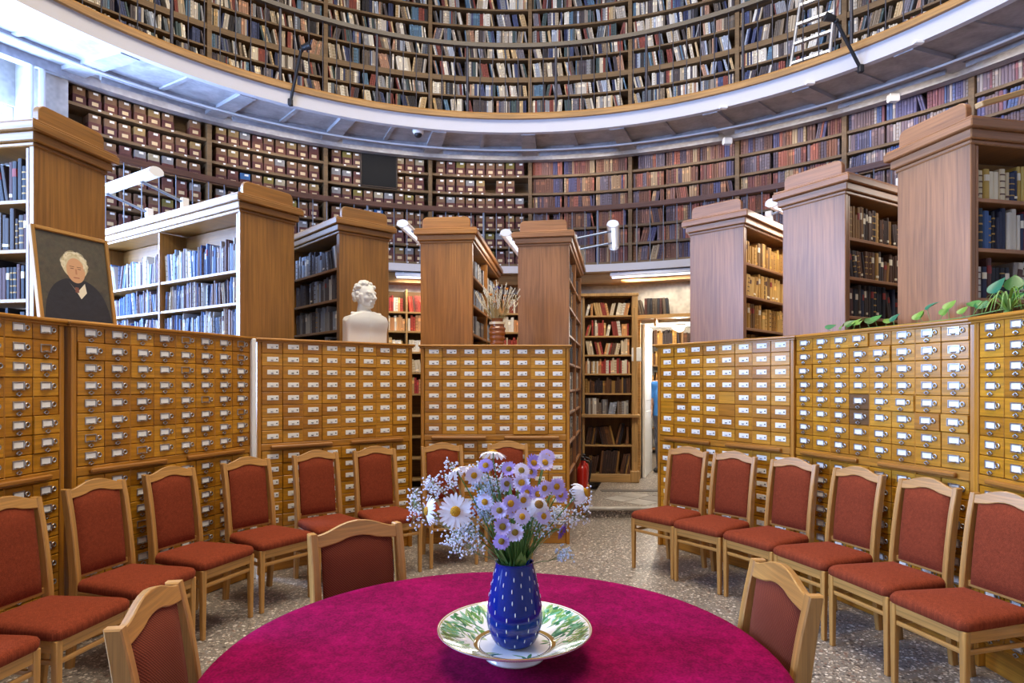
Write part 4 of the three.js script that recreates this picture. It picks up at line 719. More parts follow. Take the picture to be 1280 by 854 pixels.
{
  const F = 'daisies in the blue vase';
  flower('white_daisy', 'big open white daisy with yellow centre facing out of the bouquet', F, ...Z(340, 488), 1.60, [-0.15, 0.12, 1], daisyPet[0], M.petWhite, discBig, M.yolk, 1.1);
  flower('white_daisy', 'bluish white daisy turned sideways at the outer edge beside the open daisy', F, ...Z(165, 485), 1.63, [-0.95, 0.05, 0.35], daisyPet[1], M.petWhite, discBig, M.yolk, 0.95);
  flower('white_daisy', 'white daisy seen from behind above the open daisy', F, ...Z(345, 235), 1.66, [-0.5, 0.75, -0.35], daisyPet[1], M.petWhite, discBig, M.yolk, 0.85);
  flower('white_daisy', 'white daisy facing upward on the tallest stem', F, ...Z(572, 125), 1.68, [0.05, 0.95, -0.25], daisyPet[1], M.petWhite, discBig, M.yolk, 0.95);
  flower('white_daisy', 'drooping pale daisy with rusty orange centre among the lilac asters', F, ...Z(853, 445), 1.59, [0.12, 0.5, 0.85], daisyPet[2], M.petWhite, discBig, M.rust, 0.92);
  flower('white_daisy', 'white daisy turned to the doorway side at the bouquet edge', F, ...Z(1135, 370), 1.67, [0.9, 0.25, 0.25], daisyPet[2], M.petWhite, discBig, M.yolk, 0.95);
  flower('white_daisy', 'pale lilac white daisy seen from its side above the open daisy', F, ...Z(440, 225), 1.69, [0.15, 0.9, 0.2], daisyPet[1], M.petWhite, discBig, M.yolk, 0.75);
  const A = [[610, 482, 1.58], [680, 440, 1.585], [757, 418, 1.60], [778, 372, 1.61], [750, 520, 1.575], [630, 582, 1.575], [706, 617, 1.57], [622, 672, 1.575], [886, 346, 1.60], [962, 336, 1.61], [745, 236, 1.64], [822, 190, 1.67], [890, 188, 1.66], [902, 150, 1.69], [746, 312, 1.62], [668, 228, 1.66], [882, 518, 1.59], [846, 382, 1.61], [455, 268, 1.66], [525, 205, 1.68], [655, 318, 1.65], [800, 245, 1.66], [520, 430, 1.64], [985, 385, 1.64], [700, 480, 1.60]];
  A.forEach(([x, y, d], i) => { const up = y < 260; flower('lilac_aster', up ? 'small lilac aster with yellow centre near the top of the bouquet' : y > 560 ? 'small lilac aster with olive centre low over the vase rim' : x > 780 ? 'small lilac aster beside the drooping pale daisy' : 'small lilac aster in the middle of the bouquet', 'lilac asters in the blue vase', ...Z(x, y), d, [(x - 640) / 700 + R(-0.2, 0.2), up ? 0.55 : R(-0.1, 0.35), 0.9], asterPet[i % 3], M.petLilac[i % 4], discSmall, y > 560 || i % 5 === 0 ? M.olive : M.yolk, R(0.98, 1.2)); });
  flower('purple_aster', 'dark purple aster hanging at the doorway side of the bouquet', null, ...Z(985, 605), 1.64, [0.8, -0.3, 0.4], asterPet[2], M.petPurple, discSmall, M.olive, 1.15);
}
// gypsophila sprays: branching threads with tiny florets
M.floret = std({ color: hex('#dde0f0'), roughness: 0.85 }); M.floretBlue = std({ color: hex('#c4d4ee'), roughness: 0.85 }); M.thread = std({ color: hex('#7f9468'), roughness: 0.8 });
{
  reseed(777);
  const fl = new THREE.IcosahedronGeometry(0.0023, 0);
  const spray = (label, cx, cy, D, rx, ry, n, mat) => {
    const c = fromPix(cx, cy, D), g = thing('gypsophila_spray', label, 'flower', [c.x, c.y, c.z], 0, 'gypsophila sprays in the blue vase');
    const fls = [], th = [], root = mouth.clone().sub(c).add(V(R(-0.02, 0.02), -0.03, R(-0.02, 0.02))), hub = root.clone().multiplyScalar(0.35).add(V(0, 0.004, 0));
    th.push(tube([root, root.clone().lerp(hub, 0.5).add(V(0, 0.02, 0)), hub], 0.0011, 8, 4));
    const k = D / FOCAL;
    for (let b = 0; b < 9; b++) { const e = V(R(-1, 1) * rx * k * 0.75, R(-1, 1) * ry * k * 0.75, R(-0.045, 0.045)); th.push(rod(hub, e, 0.0006, 3));
      for (let i = 0; i < n / 5; i++) { const p = e.clone().add(V(R(-1, 1) * rx * k * 0.42, R(-1, 1) * ry * k * 0.42, R(-0.03, 0.03))); fls.push(fl.clone().rotateX(R(0, 3)).scale(R(0.8, 1.6), R(0.8, 1.6), R(0.8, 1.6)).translate(p.x, p.y, p.z)); if (i % 2 === 0) th.push(rod(e, p, 0.0004, 3)); } }
    part('stems', merge(th), M.thread, g); const f = part('florets', merge(fls), mat, g); f.userData.kind = 'stuff';
  };
  const S = (x, y, w, h) => [...Z(x, y), w / 4.908 / 2, h / 4.908 / 2];
  const add = (label, x, y, w, h, D, n, mat) => { const [cx, cy, rx, ry] = S(x, y, w, h); spray(label, cx, cy, D, rx, ry, n, mat); };
  add('airy white gypsophila at the outer edge behind the sideways daisy', 240, 270, 200, 190, 1.72, 90, M.floret);
  add('airy gypsophila below the sideways daisy', 140, 470, 190, 330, 1.70, 120, M.floret);
  add('white gypsophila spray hanging below the open daisy', 390, 690, 260, 230, 1.62, 130, M.floret);
  add('dense bluish gypsophila in the heart of the bouquet', 590, 370, 300, 210, 1.70, 190, M.floretBlue);
  add('bluish gypsophila beside the open daisy', 470, 560, 220, 260, 1.66, 140, M.floretBlue);
  add('pale greenish gypsophila at the doorway side', 1040, 480, 260, 240, 1.72, 170, M.floret);
  add('thin gypsophila twig hanging over the cloth', 1000, 740, 130, 110, 1.66, 40, M.floretBlue);
  add('gypsophila behind the drooping pale daisy', 860, 560, 240, 200, 1.68, 110, M.floretBlue);
  add('gypsophila under the tallest daisy', 560, 250, 240, 160, 1.74, 110, M.floret);
}
// leaves at the rim of the vase
{
  reseed(909);
  const leafG = (l, w) => { const pos = [], idx = [], n = 7; for (let i = 0; i <= n; i++) { const t = i / n, k = Math.sin(Math.PI * Math.pow(t, 0.8)) * w, bend = -0.35 * l * t * t; pos.push(-k, l * t * 0.9 + bend * 0.2, bend * 0.6 + 0.15 * k, 0, l * t * 0.9 + bend * 0.2, bend * 0.6, k, l * t * 0.9 + bend * 0.2, bend * 0.6 + 0.15 * k); } for (let i = 0; i < n; i++) for (const s of [0, 1]) { const a = i * 3 + s; idx.push(a, a + 1, a + 3, a + 1, a + 4, a + 3); } const g = new THREE.BufferGeometry(); g.setAttribute('position', new THREE.Float32BufferAttribute(pos, 3)); g.setIndex(idx); g.computeVertexNormals(); return norm(g); };
  M.leafG = leafG;
  const g = thing('foliage_bunch', 'green leaves gathered at the mouth of the blue vase', 'foliage', [mouth.x, mouth.y, mouth.z]);
  for (let i = 0; i < 46; i++) { const a = R(0, 6.28), l = leafG(R(0.05, 0.1), R(0.005, 0.011)), m = part('leaf', l, rnd() < 0.65 ? M.leaf : M.leafPale, g); m.rotation.set(R(0.15, 0.95), a, 0, 'YXZ'); m.position.set(Math.sin(a) * 0.025, R(0, 0.03), Math.cos(a) * 0.025); }
  for (let i = 0; i < 70; i++) { const a = R(0, 6.28), h = R(0.05, 0.2), q = R(0.02, 0.11) * (0.3 + h * 4), m = part('leaf', leafG(R(0.035, 0.07), R(0.002, 0.0045)), rnd() < 0.5 ? M.leaf : M.leafPale, g); m.rotation.set(R(0.1, 1.3), a, 0, 'YXZ'); m.position.set(Math.sin(a) * q, h, Math.cos(a) * q * 0.7); part('twig', rod(V(Math.sin(a) * 0.015, -0.02, Math.cos(a) * 0.015), m.position.clone(), 0.0009, 3), M.stem, g); }
}

// ------------------------------------------------------------------ things on the cabinets
const onCab = (i, x, z, y = 1.822) => V(x, y, z).applyMatrix4(CABS[i].matrixWorld);
{ // plaster bust
  const p = onCab(2, 0.30, -0.16), turn = CABS[2].rotation.y;
  const g = thing('plaster_bust', 'white plaster bust of a man with curly hair on the card cabinet', 'bust', [p.x, p.y, p.z], turn - rad(4));
  reseed(55);
  const curls = []; for (let i = 0; i < 150; i++) { const a = R(-3.14, 3.14), e = R(-0.55, 1.5), fr = Math.cos(a); if (fr > 0.25 && e < 0.62 + 0.2 * Math.sin(a * 7)) continue; if (e < -0.1 && Math.abs(a) < 1.5) continue; curls.push([[0.088 * Math.cos(e) * Math.sin(a), 0.437 + 0.105 * Math.sin(e), -0.012 + 0.1 * Math.cos(e) * fr], R(0.012, 0.021)]); }
  const head = (x, y, z) => {
    let d = sEll(x, y, z, [0, 0.437, -0.01], [0.078, 0.098, 0.094]);
    d = smin(d, sEll(x, y, z, [0, 0.395, 0.028], [0.056, 0.082, 0.062]), 0.03);
    d = smin(d, sEll(x, y, z, [0, 0.33, 0.062], [0.026, 0.02, 0.026]), 0.02);                                  // chin
    for (const s of [-1, 1]) { d = smin(d, sCap(x, y, z, [s * 0.058, 0.37, 0.0], [s * 0.018, 0.33, 0.055], 0.014, 0.014), 0.02); }      // jaw
    d = smin(d, sCap(x, y, z, [-0.044, 0.442, 0.074], [0.044, 0.442, 0.074], 0.011, 0.011), 0.016);               // brow
    for (const s of [-1, 1]) { d = Math.max(d, -(Math.hypot((x - s * 0.031) * 0.8, y - 0.421, z - 0.1) - 0.02)); d = smin(d, sEll(x, y, z, [s * 0.031, 0.419, 0.078], [0.014, 0.009, 0.01]), 0.004); d = smin(d, sEll(x, y, z, [s * 0.044, 0.392, 0.062], [0.018, 0.016, 0.018]), 0.015); d = smin(d, sEll(x, y, z, [s * 0.08, 0.408, -0.005], [0.01, 0.028, 0.018]), 0.006); d = smin(d, sCap(x, y, z, [s * 0.072, 0.42, 0.022], [s * 0.064, 0.36, 0.03], 0.016, 0.01), 0.008); }
    d = smin(d, sCap(x, y, z, [0, 0.432, 0.092], [0, 0.39, 0.121], 0.009, 0.0125), 0.008);                        // nose
    for (const s of [-1, 1]) d = smin(d, Math.hypot(x - s * 0.012, y - 0.387, z - 0.105) - 0.009, 0.006);
    d = smin(d, sCap(x, y, z, [-0.02, 0.362, 0.088], [0.02, 0.362, 0.088], 0.007, 0.007), 0.006); d = smin(d, sCap(x, y, z, [-0.02, 0.349, 0.086], [0.02, 0.349, 0.086], 0.007, 0.007), 0.006); d = Math.max(d, -sCap(x, y, z, [-0.024, 0.3555, 0.098], [0.024, 0.3555, 0.098], 0.0045, 0.0045));
    for (const [c, r] of curls) { if (Math.abs(x - c[0]) > 0.06 || Math.abs(y - c[1]) > 0.06 || Math.abs(z - c[2]) > 0.06) continue; d = smin(d, Math.hypot(x - c[0], y - c[1], z - c[2]) - r, 0.005); }
    return smin(d, sCap(x, y, z, [0, 0.22, -0.03], [0, 0.37, -0.015], 0.062, 0.05), 0.012);
  };
  const chest = (x, y, z) => { const top = 0.275 - 0.36 * Math.max(0, Math.abs(x) - 0.05) - 1.2 * Math.max(0, Math.abs(x) - 0.165) ; let d = sBox(x, y, z, [0, 0.12, -0.01], [0.185, 0.17, 0.105 - 0.04 * Math.abs(x) / 0.2], 0.02); for (const s of [-1, 1]) d = smin(d, sEll(x, y, z, [s * 0.07, 0.19, 0.05], [0.09, 0.06, 0.045]), 0.06); d = Math.max(d, (y - top) * 0.9); d = smin(d, sCap(x, y, z, [0, 0.2, -0.03], [0, 0.33, -0.02], 0.07, 0.05), 0.04); for (const s of [-1, 1]) d = smin(d, sCap(x, y, z, [0.02 * s, 0.255, 0.055], [0.13 * s, 0.262, 0.02], 0.012, 0.012), 0.02); d = Math.max(d, -(Math.hypot(y - 0.088, z - 0.112) - 0.012)); return Math.max(d, -y); };
  const hg = marched((x, y, z) => Math.max(head(x, y, z), 0.25 - y), [0, 0.41, 0], 0.17, 110); hg.rotateY(rad(24));
  part('bust', merge([hg, marched(chest, [0, 0.16, 0], 0.24, 72)]), std({ color: hex('#dedbd4'), roughness: 0.75 }), g);
}
{ // portrait, generic sitter in a dark coat, leaning on the bookcase end
  const c = document.createElement('canvas'); c.width = 512; c.height = 640; const x = c.getContext('2d'); x.fillStyle = '#4d4739'; x.fillRect(0, 0, 512, 640); reseed(404);
  for (let i = 0; i < 2600; i++) { x.globalAlpha = 0.08; x.fillStyle = pick(['#6a614c', '#2f2b24', '#5a523f', '#443f36']); x.beginPath(); x.ellipse(R(0, 512), R(0, 640), R(6, 40), R(3, 16), R(0, 3), 0, 6.3); x.fill(); }
  x.globalAlpha = 1; x.fillStyle = '#22222a'; x.beginPath(); x.moveTo(20, 640); x.bezierCurveTo(40, 420, 110, 360, 190, 330); x.lineTo(330, 330); x.bezierCurveTo(430, 370, 480, 450, 500, 640); x.fill();
  for (let i = 0; i < 500; i++) { x.globalAlpha = 0.1; x.fillStyle = pick(['#33333f', '#14141a', '#2a2830']); x.beginPath(); x.ellipse(R(60, 470), R(400, 640), R(8, 50), R(3, 12), R(-1, 1), 0, 6.3); x.fill(); }
  x.globalAlpha = 1; x.fillStyle = '#e0d8c0'; x.beginPath(); x.moveTo(205, 345); x.lineTo(262, 420); x.lineTo(322, 350); x.lineTo(330, 420); x.lineTo(285, 470); x.lineTo(255, 415); x.fill(); x.fillStyle = '#7a4a3c'; x.fillRect(248, 385, 26, 40);
  x.fillStyle = '#c9bd98'; x.beginPath(); x.ellipse(262, 225, 92, 100, 0, 0, 6.3); x.fill(); x.fillStyle = '#c99a72'; x.beginPath(); x.ellipse(266, 262, 66, 92, 0, 0, 6.3); x.fill();
  for (let i = 0; i < 160; i++) { const a = R(2.9, 6.6), r = R(70, 104); x.globalAlpha = 0.5; x.fillStyle = pick(['#d9cfae', '#b3a67e', '#e4dcc2']); x.beginPath(); x.ellipse(262 + Math.cos(a) * r * 0.95, 222 + Math.sin(a) * r, R(8, 18), R(4, 8), a + 1.57, 0, 6.3); x.fill(); }
  x.globalAlpha = 1; x.fillStyle = '#5a3a2a'; for (const s of [-26, 26]) { x.fillRect(266 + s - 12, 246, 24, 5); x.fillRect(266 + s - 16, 232, 32, 4); } x.fillStyle = '#b07a58'; x.fillRect(262, 250, 12, 40); x.fillStyle = '#8f4a3c'; x.fillRect(246, 312, 42, 6);
  const t = new THREE.CanvasTexture(c); t.colorSpace = THREE.SRGBColorSpace;
  const g = new THREE.Group(); g.name = 'portrait_painting'; tag(g, 'framed oil portrait of a white haired man leaning on a bookcase end', 'painting'); scene.add(g);
  const W = 0.47, H = 0.56;
  part('canvas', new THREE.BoxGeometry(W - 0.03, H - 0.03, 0.012).translate(0, H / 2, 0), [M.cabDark, M.cabDark, M.cabDark, M.cabDark, std({ map: t, roughness: 0.6 }), M.cabDark], g);
  part('frame', merge([cbox(-W / 2, -W / 2 + 0.022, 0, H, -0.015, 0.018, 0.004), cbox(W / 2 - 0.022, W / 2, 0, H, -0.015, 0.018, 0.004), cbox(-W / 2 + 0.022, W / 2 - 0.022, 0, 0.022, -0.015, 0.018, 0.004, 'x'), cbox(-W / 2 + 0.022, W / 2 - 0.022, H - 0.022, H, -0.015, 0.018, 0.004, 'x')]), wood('#b98a45'), g);
  const a = [-2.655, 3.525], b = [-2.505, 3.97], th = turnOf(b[0] - a[0], b[1] - a[1]); g.position.set((a[0] + b[0]) / 2, 1.824, -(a[1] + b[1]) / 2); g.rotation.set(-0.15, th, 0, 'YXZ');
}
{ // dried bouquet in a ribbed brown jar
  const p = onCab(3, 0.015, -0.165), v = thing('ribbed_jar', 'ribbed glazed brown jar on the card cabinet', 'vase', [p.x, p.y, p.z]);
  const prof = [[0, 0], [0.06, 0], [0.066, 0.01]]; for (let i = 0; i <= 30; i++) { const t = i / 30; prof.push([0.064 + 0.012 * Math.sin(t * 2.6) - 0.02 * Math.max(0, t - 0.6) / 0.4 + (t < 0.75 ? 0.005 * Math.sin(t * 6.283 * 5) : 0), 0.012 + 0.23 * t]); } prof.push([0.062, 0.255], [0.056, 0.255], [0.05, 0.2], [0.05, 0.03], [0, 0.02]);
  part('body', lathe(prof, 36), phys({ color: hex('#8a4a1c'), roughness: 0.22, clearcoat: 0.7, clearcoatRoughness: 0.1 }), v);
  part('glaze_band', lathe([[0.0745, 0.2], [0.0735, 0.222], [0.0725, 0.222], [0.0735, 0.2], [0.0745, 0.2]], 36), phys({ color: hex('#d9c4a0'), roughness: 0.3 }), v);
  const g = thing('dried_bouquet', 'dried grasses and straw flowers standing in the brown jar', 'bouquet', [p.x, p.y + 0.2, p.z]); reseed(66);
  const stems = [], heads = [];
  for (let i = 0; i < 64; i++) { const a = R(0, 6.283), sp = Math.sqrt(rnd()) * 0.22, h = R(0.25, 0.42) * (1 - sp * 0.9), e = V(Math.cos(a) * sp, h, Math.sin(a) * sp * 0.7), b = V(Math.cos(a) * 0.025, 0, Math.sin(a) * 0.025); stems.push(rod(b, e, 0.0016, 4)); const d = e.clone().sub(b).normalize(); for (let k = 0; k < 7; k++) { const q = e.clone().addScaledVector(d, -0.014 * k); heads.push(new THREE.SphereGeometry(0.0055, 5, 4).scale(0.8, 1.7, 0.8).translate(q.x + R(-0.004, 0.004), q.y, q.z + R(-0.004, 0.004))); } }
  part('stems', merge(stems), std({ color: hex('#b09a62'), roughness: 0.9 }), g); part('seed_heads', merge(heads), std({ color: hex('#e0d6bc'), roughness: 0.95 }), g).userData.kind = 'stuff';
  const oran = std({ color: hex('#d08a3a'), roughness: 0.9 }), viol = std({ color: hex('#4a3f78'), roughness: 0.9 });
  for (const [x, y, z, m] of [[-0.06, 0.27, 0.05, oran], [0.075, 0.26, 0.05, oran], [-0.01, 0.3, 0.06, oran], [0.09, 0.33, 0, oran], [-0.02, 0.2, 0.06, oran], [0.0, 0.34, 0.05, viol], [-0.02, 0.32, 0.06, viol], [0.025, 0.33, 0.04, viol]]) part('straw_flower', merge([petals(12, 0.003, 0.02, 0.009, 0.7, 9, 2).rotateX(-0.9), new THREE.SphereGeometry(0.01, 8, 6)]).translate(x, y, z), m, g);
}
{ // plants on the right cabinets
  const heart = (l) => { const s = new THREE.Shape(); s.moveTo(0, 0); s.bezierCurveTo(0.3, -0.12, 0.52, 0.1, 0.42, 0.42); s.bezierCurveTo(0.32, 0.7, 0.12, 0.85, 0, 1.05); s.bezierCurveTo(-0.12, 0.85, -0.32, 0.7, -0.42, 0.42); s.bezierCurveTo(-0.52, 0.1, -0.3, -0.12, 0, 0); const g = new THREE.ShapeGeometry(s, 5); const p = g.attributes.position; for (let i = 0; i < p.count; i++) p.setZ(i, Math.abs(p.getX(i)) * 0.35 - p.getY(i) * p.getY(i) * 0.3); g.scale(l, l, l); g.computeVertexNormals(); return norm(g); };
  const greens = ['#44883c', '#2f7a48', '#6f9a38', '#3d6f2c', '#227052'].map((c) => phys({ color: hex(c), roughness: 0.4, side: THREE.DoubleSide, transmission: 0.2, thickness: 0 })), hG = [heart(0.05), heart(0.065), heart(0.08), heart(0.1)];
  M.potBrown = phys({ color: hex('#b08058'), roughness: 0.5 });
  // pot and vine
  const vp = onCab(6, -0.38, -0.15), vine = thing('trailing_vine', 'trailing heart leaved vine creeping along the cabinet top from a pot', 'plant', [vp.x, vp.y, vp.z]); reseed(31);
  const pot = thing('plant_pot', 'shallow terracotta plant pot on the spider plant cabinet', 'pot', [vp.x, vp.y, vp.z]);
  part('body', lathe([[0, 0], [0.06, 0], [0.085, 0.07], [0.09, 0.07], [0.09, 0.08], [0.08, 0.08], [0.075, 0.065], [0, 0.06]], 28), M.potBrown, pot); part('soil', new THREE.CircleGeometry(0.077, 20).rotateX(-Math.PI / 2).translate(0, 0.066, 0), std({ color: hex('#3a2c22'), roughness: 1 }), pot);
  const pts = [[6, -0.38, -0.15, 0.07], [6, -0.55, -0.2, 0.06], [5, 0.6, -0.13, 0.03], [5, 0.5, -0.12, 0.02], [5, 0.3, -0.12, 0.015], [5, 0.1, -0.11, 0.012], [5, -0.1, -0.1, 0.012], [5, -0.3, -0.1, 0.01], [5, -0.42, -0.09, 0.008]].map(([c, x, z, y]) => onCab(c, x, z, 1.822 + y).sub(vp));
  part('stem', tube(pts, 0.003, 60, 5), M.leafPale, vine);
  const cv = new THREE.CatmullRomCurve3(pts);
  const leafAt = (t, lift, g, s, tilt, turn) => { const q = cv.getPointAt(t), m = part('leaf', hG[s], pick(greens), vine); m.position.set(q.x + R(-0.02, 0.02), q.y + lift, q.z + R(-0.02, 0.02)); m.rotation.set(tilt, turn, R(-0.5, 0.5), 'YXZ'); const b = q.clone(); part('petiole', rod(b, m.position.clone(), 0.0016, 4), M.leafPale, vine); };
  for (const [t, l, s] of [[0.01, 0.06, 3], [0.02, 0.1, 3], [0.03, 0.13, 3], [0.05, 0.05, 3], [0.06, 0.11, 3], [0.08, 0.08, 3], [0.12, 0.06, 2], [0.17, 0.04, 2], [0.2, 0.09, 3], [0.24, 0.05, 2], [0.27, 0.1, 3], [0.3, 0.03, 2], [0.33, 0.05, 2], [0.36, 0.02, 1], [0.42, 0.06, 2], [0.46, 0.03, 1], [0.5, 0.07, 2], [0.53, 0.03, 1], [0.56, 0.02, 2], [0.66, 0.03, 2], [0.7, 0.02, 1], [0.74, 0.04, 2], [0.78, 0.03, 2], [0.83, 0.03, 2], [0.87, 0.03, 2], [0.91, 0.025, 2], [0.95, 0.02, 1], [0.99, 0.02, 2]]) leafAt(t, l, vine, s, R(-0.9, -0.2), CABS[5].rotation.y + R(-0.7, 0.7));
  // spider plant
  const sp = onCab(6, -0.585, -0.1), spider = thing('spider_plant', 'spider plant with thin arching striped leaves on the cabinet top', 'plant', [sp.x, sp.y, sp.z]); reseed(41);
  part('crown', lathe([[0, 0], [0.022, 0.002], [0.018, 0.02], [0, 0.03]], 12), M.leafPale, spider);
  for (let i = 0; i < 34; i++) { const a = i * 2.4, l = R(0.1, 0.2), h = R(0.05, 0.13), w = 0.0055, pos = [], idx = []; for (let k = 0; k <= 8; k++) { const t = k / 8, r = l * t, y = 0.012 + h * Math.sin(Math.PI * Math.min(1, t * 0.95)) + 0.0, ww = w * (1 - t * t * 0.9); const yy = Math.max(0.003, y - (t > 0.8 ? (t - 0.8) * 0.06 : 0)); pos.push(Math.cos(a) * r - Math.sin(a) * ww, yy, Math.sin(a) * r + Math.cos(a) * ww, Math.cos(a) * r + Math.sin(a) * ww, yy, Math.sin(a) * r - Math.cos(a) * ww); if (k) idx.push(2 * k - 2, 2 * k, 2 * k - 1, 2 * k - 1, 2 * k, 2 * k + 1); } const g = new THREE.BufferGeometry(); g.setAttribute('position', new THREE.Float32BufferAttribute(pos, 3)); g.setIndex(idx); g.computeVertexNormals(); part('leaf', norm(g), i % 3 ? M.leafPale : greens[2], spider); }
}

// ------------------------------------------------------------------ fluorescent lamps on the bookcases
M.tubeGlow = std({ color: hex('#ffffff'), emissive: hex('#dfe9ff'), emissiveIntensity: 1.2, roughness: 0.4 });
M.lampWhite = std({ color: hex('#e6e8ec'), roughness: 0.45 });
M.arm = std({ color: hex('#8fa0b8'), roughness: 0.4, metalness: 0.4 });
function stripLamp(id, s, label, zA, zB, reach, rise, power, color) {
  const c = CASES[id], g = thing('strip_lamp', label, 'lamp', [c.g.position.x, 0, c.g.position.z], c.g.rotation.y, 'fluorescent strip lamps on the bookcases');
  const x0 = s * 0.27, x1 = s * (0.27 + reach), y0 = 3.0, y1 = 3.0 + rise, z = [zA + (zB - zA) * 0.25, zA + (zB - zA) * 0.75];
  for (const zz of z) { part('clamp', cbox(x0 - 0.03, x0 + 0.03, y0, y0 + 0.09, zz - 0.02, zz + 0.02), M.lampWhite, g); part('arm', rod(V(x0, y0 + 0.05, zz), V(x1, y1, zz), 0.012, 8), M.arm, g); }
  const shp = new THREE.Shape(); shp.moveTo(-0.065, 0.0); shp.quadraticCurveTo(-0.06, 0.05, 0, 0.052); shp.quadraticCurveTo(0.06, 0.05, 0.065, 0.0); shp.lineTo(0.055, 0); shp.quadraticCurveTo(0, 0.03, -0.055, 0); shp.closePath();
  part('reflector', new THREE.ExtrudeGeometry(shp, { depth: Math.abs(zB - zA), bevelEnabled: false }).translate(x1, y1 - 0.01, Math.min(zA, zB)), M.lampWhite, g);
  part('lamp_tube', new THREE.CylinderGeometry(0.016, 0.016, Math.abs(zB - zA) - 0.04, 10).rotateX(Math.PI / 2).translate(x1, y1 - 0.012, (zA + zB) / 2), M.tubeGlow, g);
  for (const zz of [zA, zB]) part('end_cap', new THREE.CylinderGeometry(0.05, 0.05, 0.02, 14).rotateX(Math.PI / 2).scale(1.2, 0.8, 1).translate(x1, y1 + 0.005, zz), M.lampWhite, g);
  g.updateMatrixWorld(true);
  const a = V(x1, y1 - 0.045, (zA + zB) / 2).applyMatrix4(g.matrixWorld), l = new THREE.RectAreaLight(color, power, 0.09, Math.abs(zB - zA) - 0.04); l.name = 'strip_lamp_glow'; l.position.copy(a);
  l.quaternion.copy(g.quaternion).multiply(new THREE.Quaternion().setFromAxisAngle(V(1, 0, 0), -Math.PI / 2)); scene.add(l);
}
const COOL = new THREE.Color().setRGB(0.72, 0.82, 1.0), NEUT = new THREE.Color().setRGB(1.0, 0.92, 0.8);
stripLamp('P1', -1, 'white fluorescent strip lamp on arms above the pale pamphlets', -0.55, -1.75, 0.4, 0.15, 26, COOL);
stripLamp('P3', -1, 'white fluorescent strip lamp on arms between the bust and the narrow bookcase', -0.3, -1.5, 0.24, 0.12, 30, NEUT);
stripLamp('P4', -1, 'white fluorescent strip lamp on arms above the dried bouquet aisle', -0.3, -1.5, 0.16, 0.06, 30, NEUT);
stripLamp('P4', 1, 'white fluorescent strip lamp on long arms beside the doorway aisle', -0.35, -1.5, 0.42, 0.12, 30, NEUT);
stripLamp('P6', -1, 'white fluorescent strip lamp on arms behind the pinkish bookcase', -0.5, -1.6, 0.12, 0.08, 30, NEUT);
stripLamp('P5', 1, 'unseen white fluorescent strip lamp placed to light the ochre volumes', -0.3, -1.4, 0.14, 0.08, 30, NEUT);  // unseen lamp, placed to light this warm side
stripLamp('P6', 1, 'unseen white fluorescent strip lamp placed to light the brown bound volumes', -0.5, -1.6, 0.4, 0.12, 25, NEUT);  // out of view, placed to light the brown volumes
{ // unseen strip lamps placed under the walkway to light the ground floor shelves
  for (const [a, label] of [[-11, 'unseen slim lamp under the walkway beam, placed to light the far low bookcase'], [21, 'unseen slim lamp under the walkway beam, placed to light the doorway']]) {
    const p = pol(5.42, a, 2.92), g = thing('unseen_slim_lamp', label, 'lamp', [p.x, p.y, p.z], -rad(a)); part('housing', cham(1.2, 0.05, 0.09, 0.008, 'x').translate(0, 0.06, 0), M.lampWhite, g); part('lamp_tube', new THREE.CylinderGeometry(0.014, 0.014, 1.16, 8).rotateZ(Math.PI / 2).translate(0, 0.022, 0), M.tubeGlow, g); part('hanger', merge([cbox(-0.5, -0.48, 0.085, 0.1, -0.01, 0.01), cbox(0.48, 0.5, 0.085, 0.1, -0.01, 0.01)]), M.lampWhite, g);
    const l = new THREE.RectAreaLight(new THREE.Color().setRGB(1, 0.86, 0.66), 60, 1.1, 0.06); l.name = 'unseen_slim_lamp_glow'; l.position.set(p.x, p.y - 0.005, p.z); l.lookAt(p.x * 1.08, 0, p.z - 0.25); scene.add(l);
  }
}
{ // added fill lamps, shielded, under the soffit to brighten the curved shelves
  const names = ['beside the plaster pier', 'second from the plaster pier', 'over the black panel', 'over the boxes next to the leather books', 'over the leather books next to the boxes', 'above the doorway', 'above the pinkish bookcase', 'behind the vine bookcase', 'above the last bookcase end'];
  for (let i = 2; i < 11; i++) {
    const a = (UP[i] + UP[i + 1]) / 2, p = pol(5.6, a, sofY(5.6) - 0.055), g = thing('added_soffit_lamp', 'added slim fill lamp under the gallery soffit, ' + names[i - 2], 'lamp', [p.x, p.y, p.z], -rad(a), 'added fill lamps under the soffit');
    part('housing', merge([cbox(-0.55, 0.55, 0.0, 0.055, -0.03, 0.03, 0.004, 'x'), cbox(-0.55, 0.55, -0.045, 0.0, 0.024, 0.03, 0.002, 'x')]), M.soffitRib, g);
    part('lamp_tube', new THREE.CylinderGeometry(0.011, 0.011, 1.06, 8).rotateZ(Math.PI / 2).translate(0, -0.014, -0.004), M.tubeGlow, g);
    const l = new THREE.RectAreaLight(new THREE.Color().setRGB(1, 0.87, 0.72), 26, 1.05, 0.05); l.name = 'added_soffit_lamp_glow'; l.position.copy(pol(5.615, a, p.y - 0.03)); l.lookAt(pol(6.2, a, 3.9)); scene.add(l);
  }
}
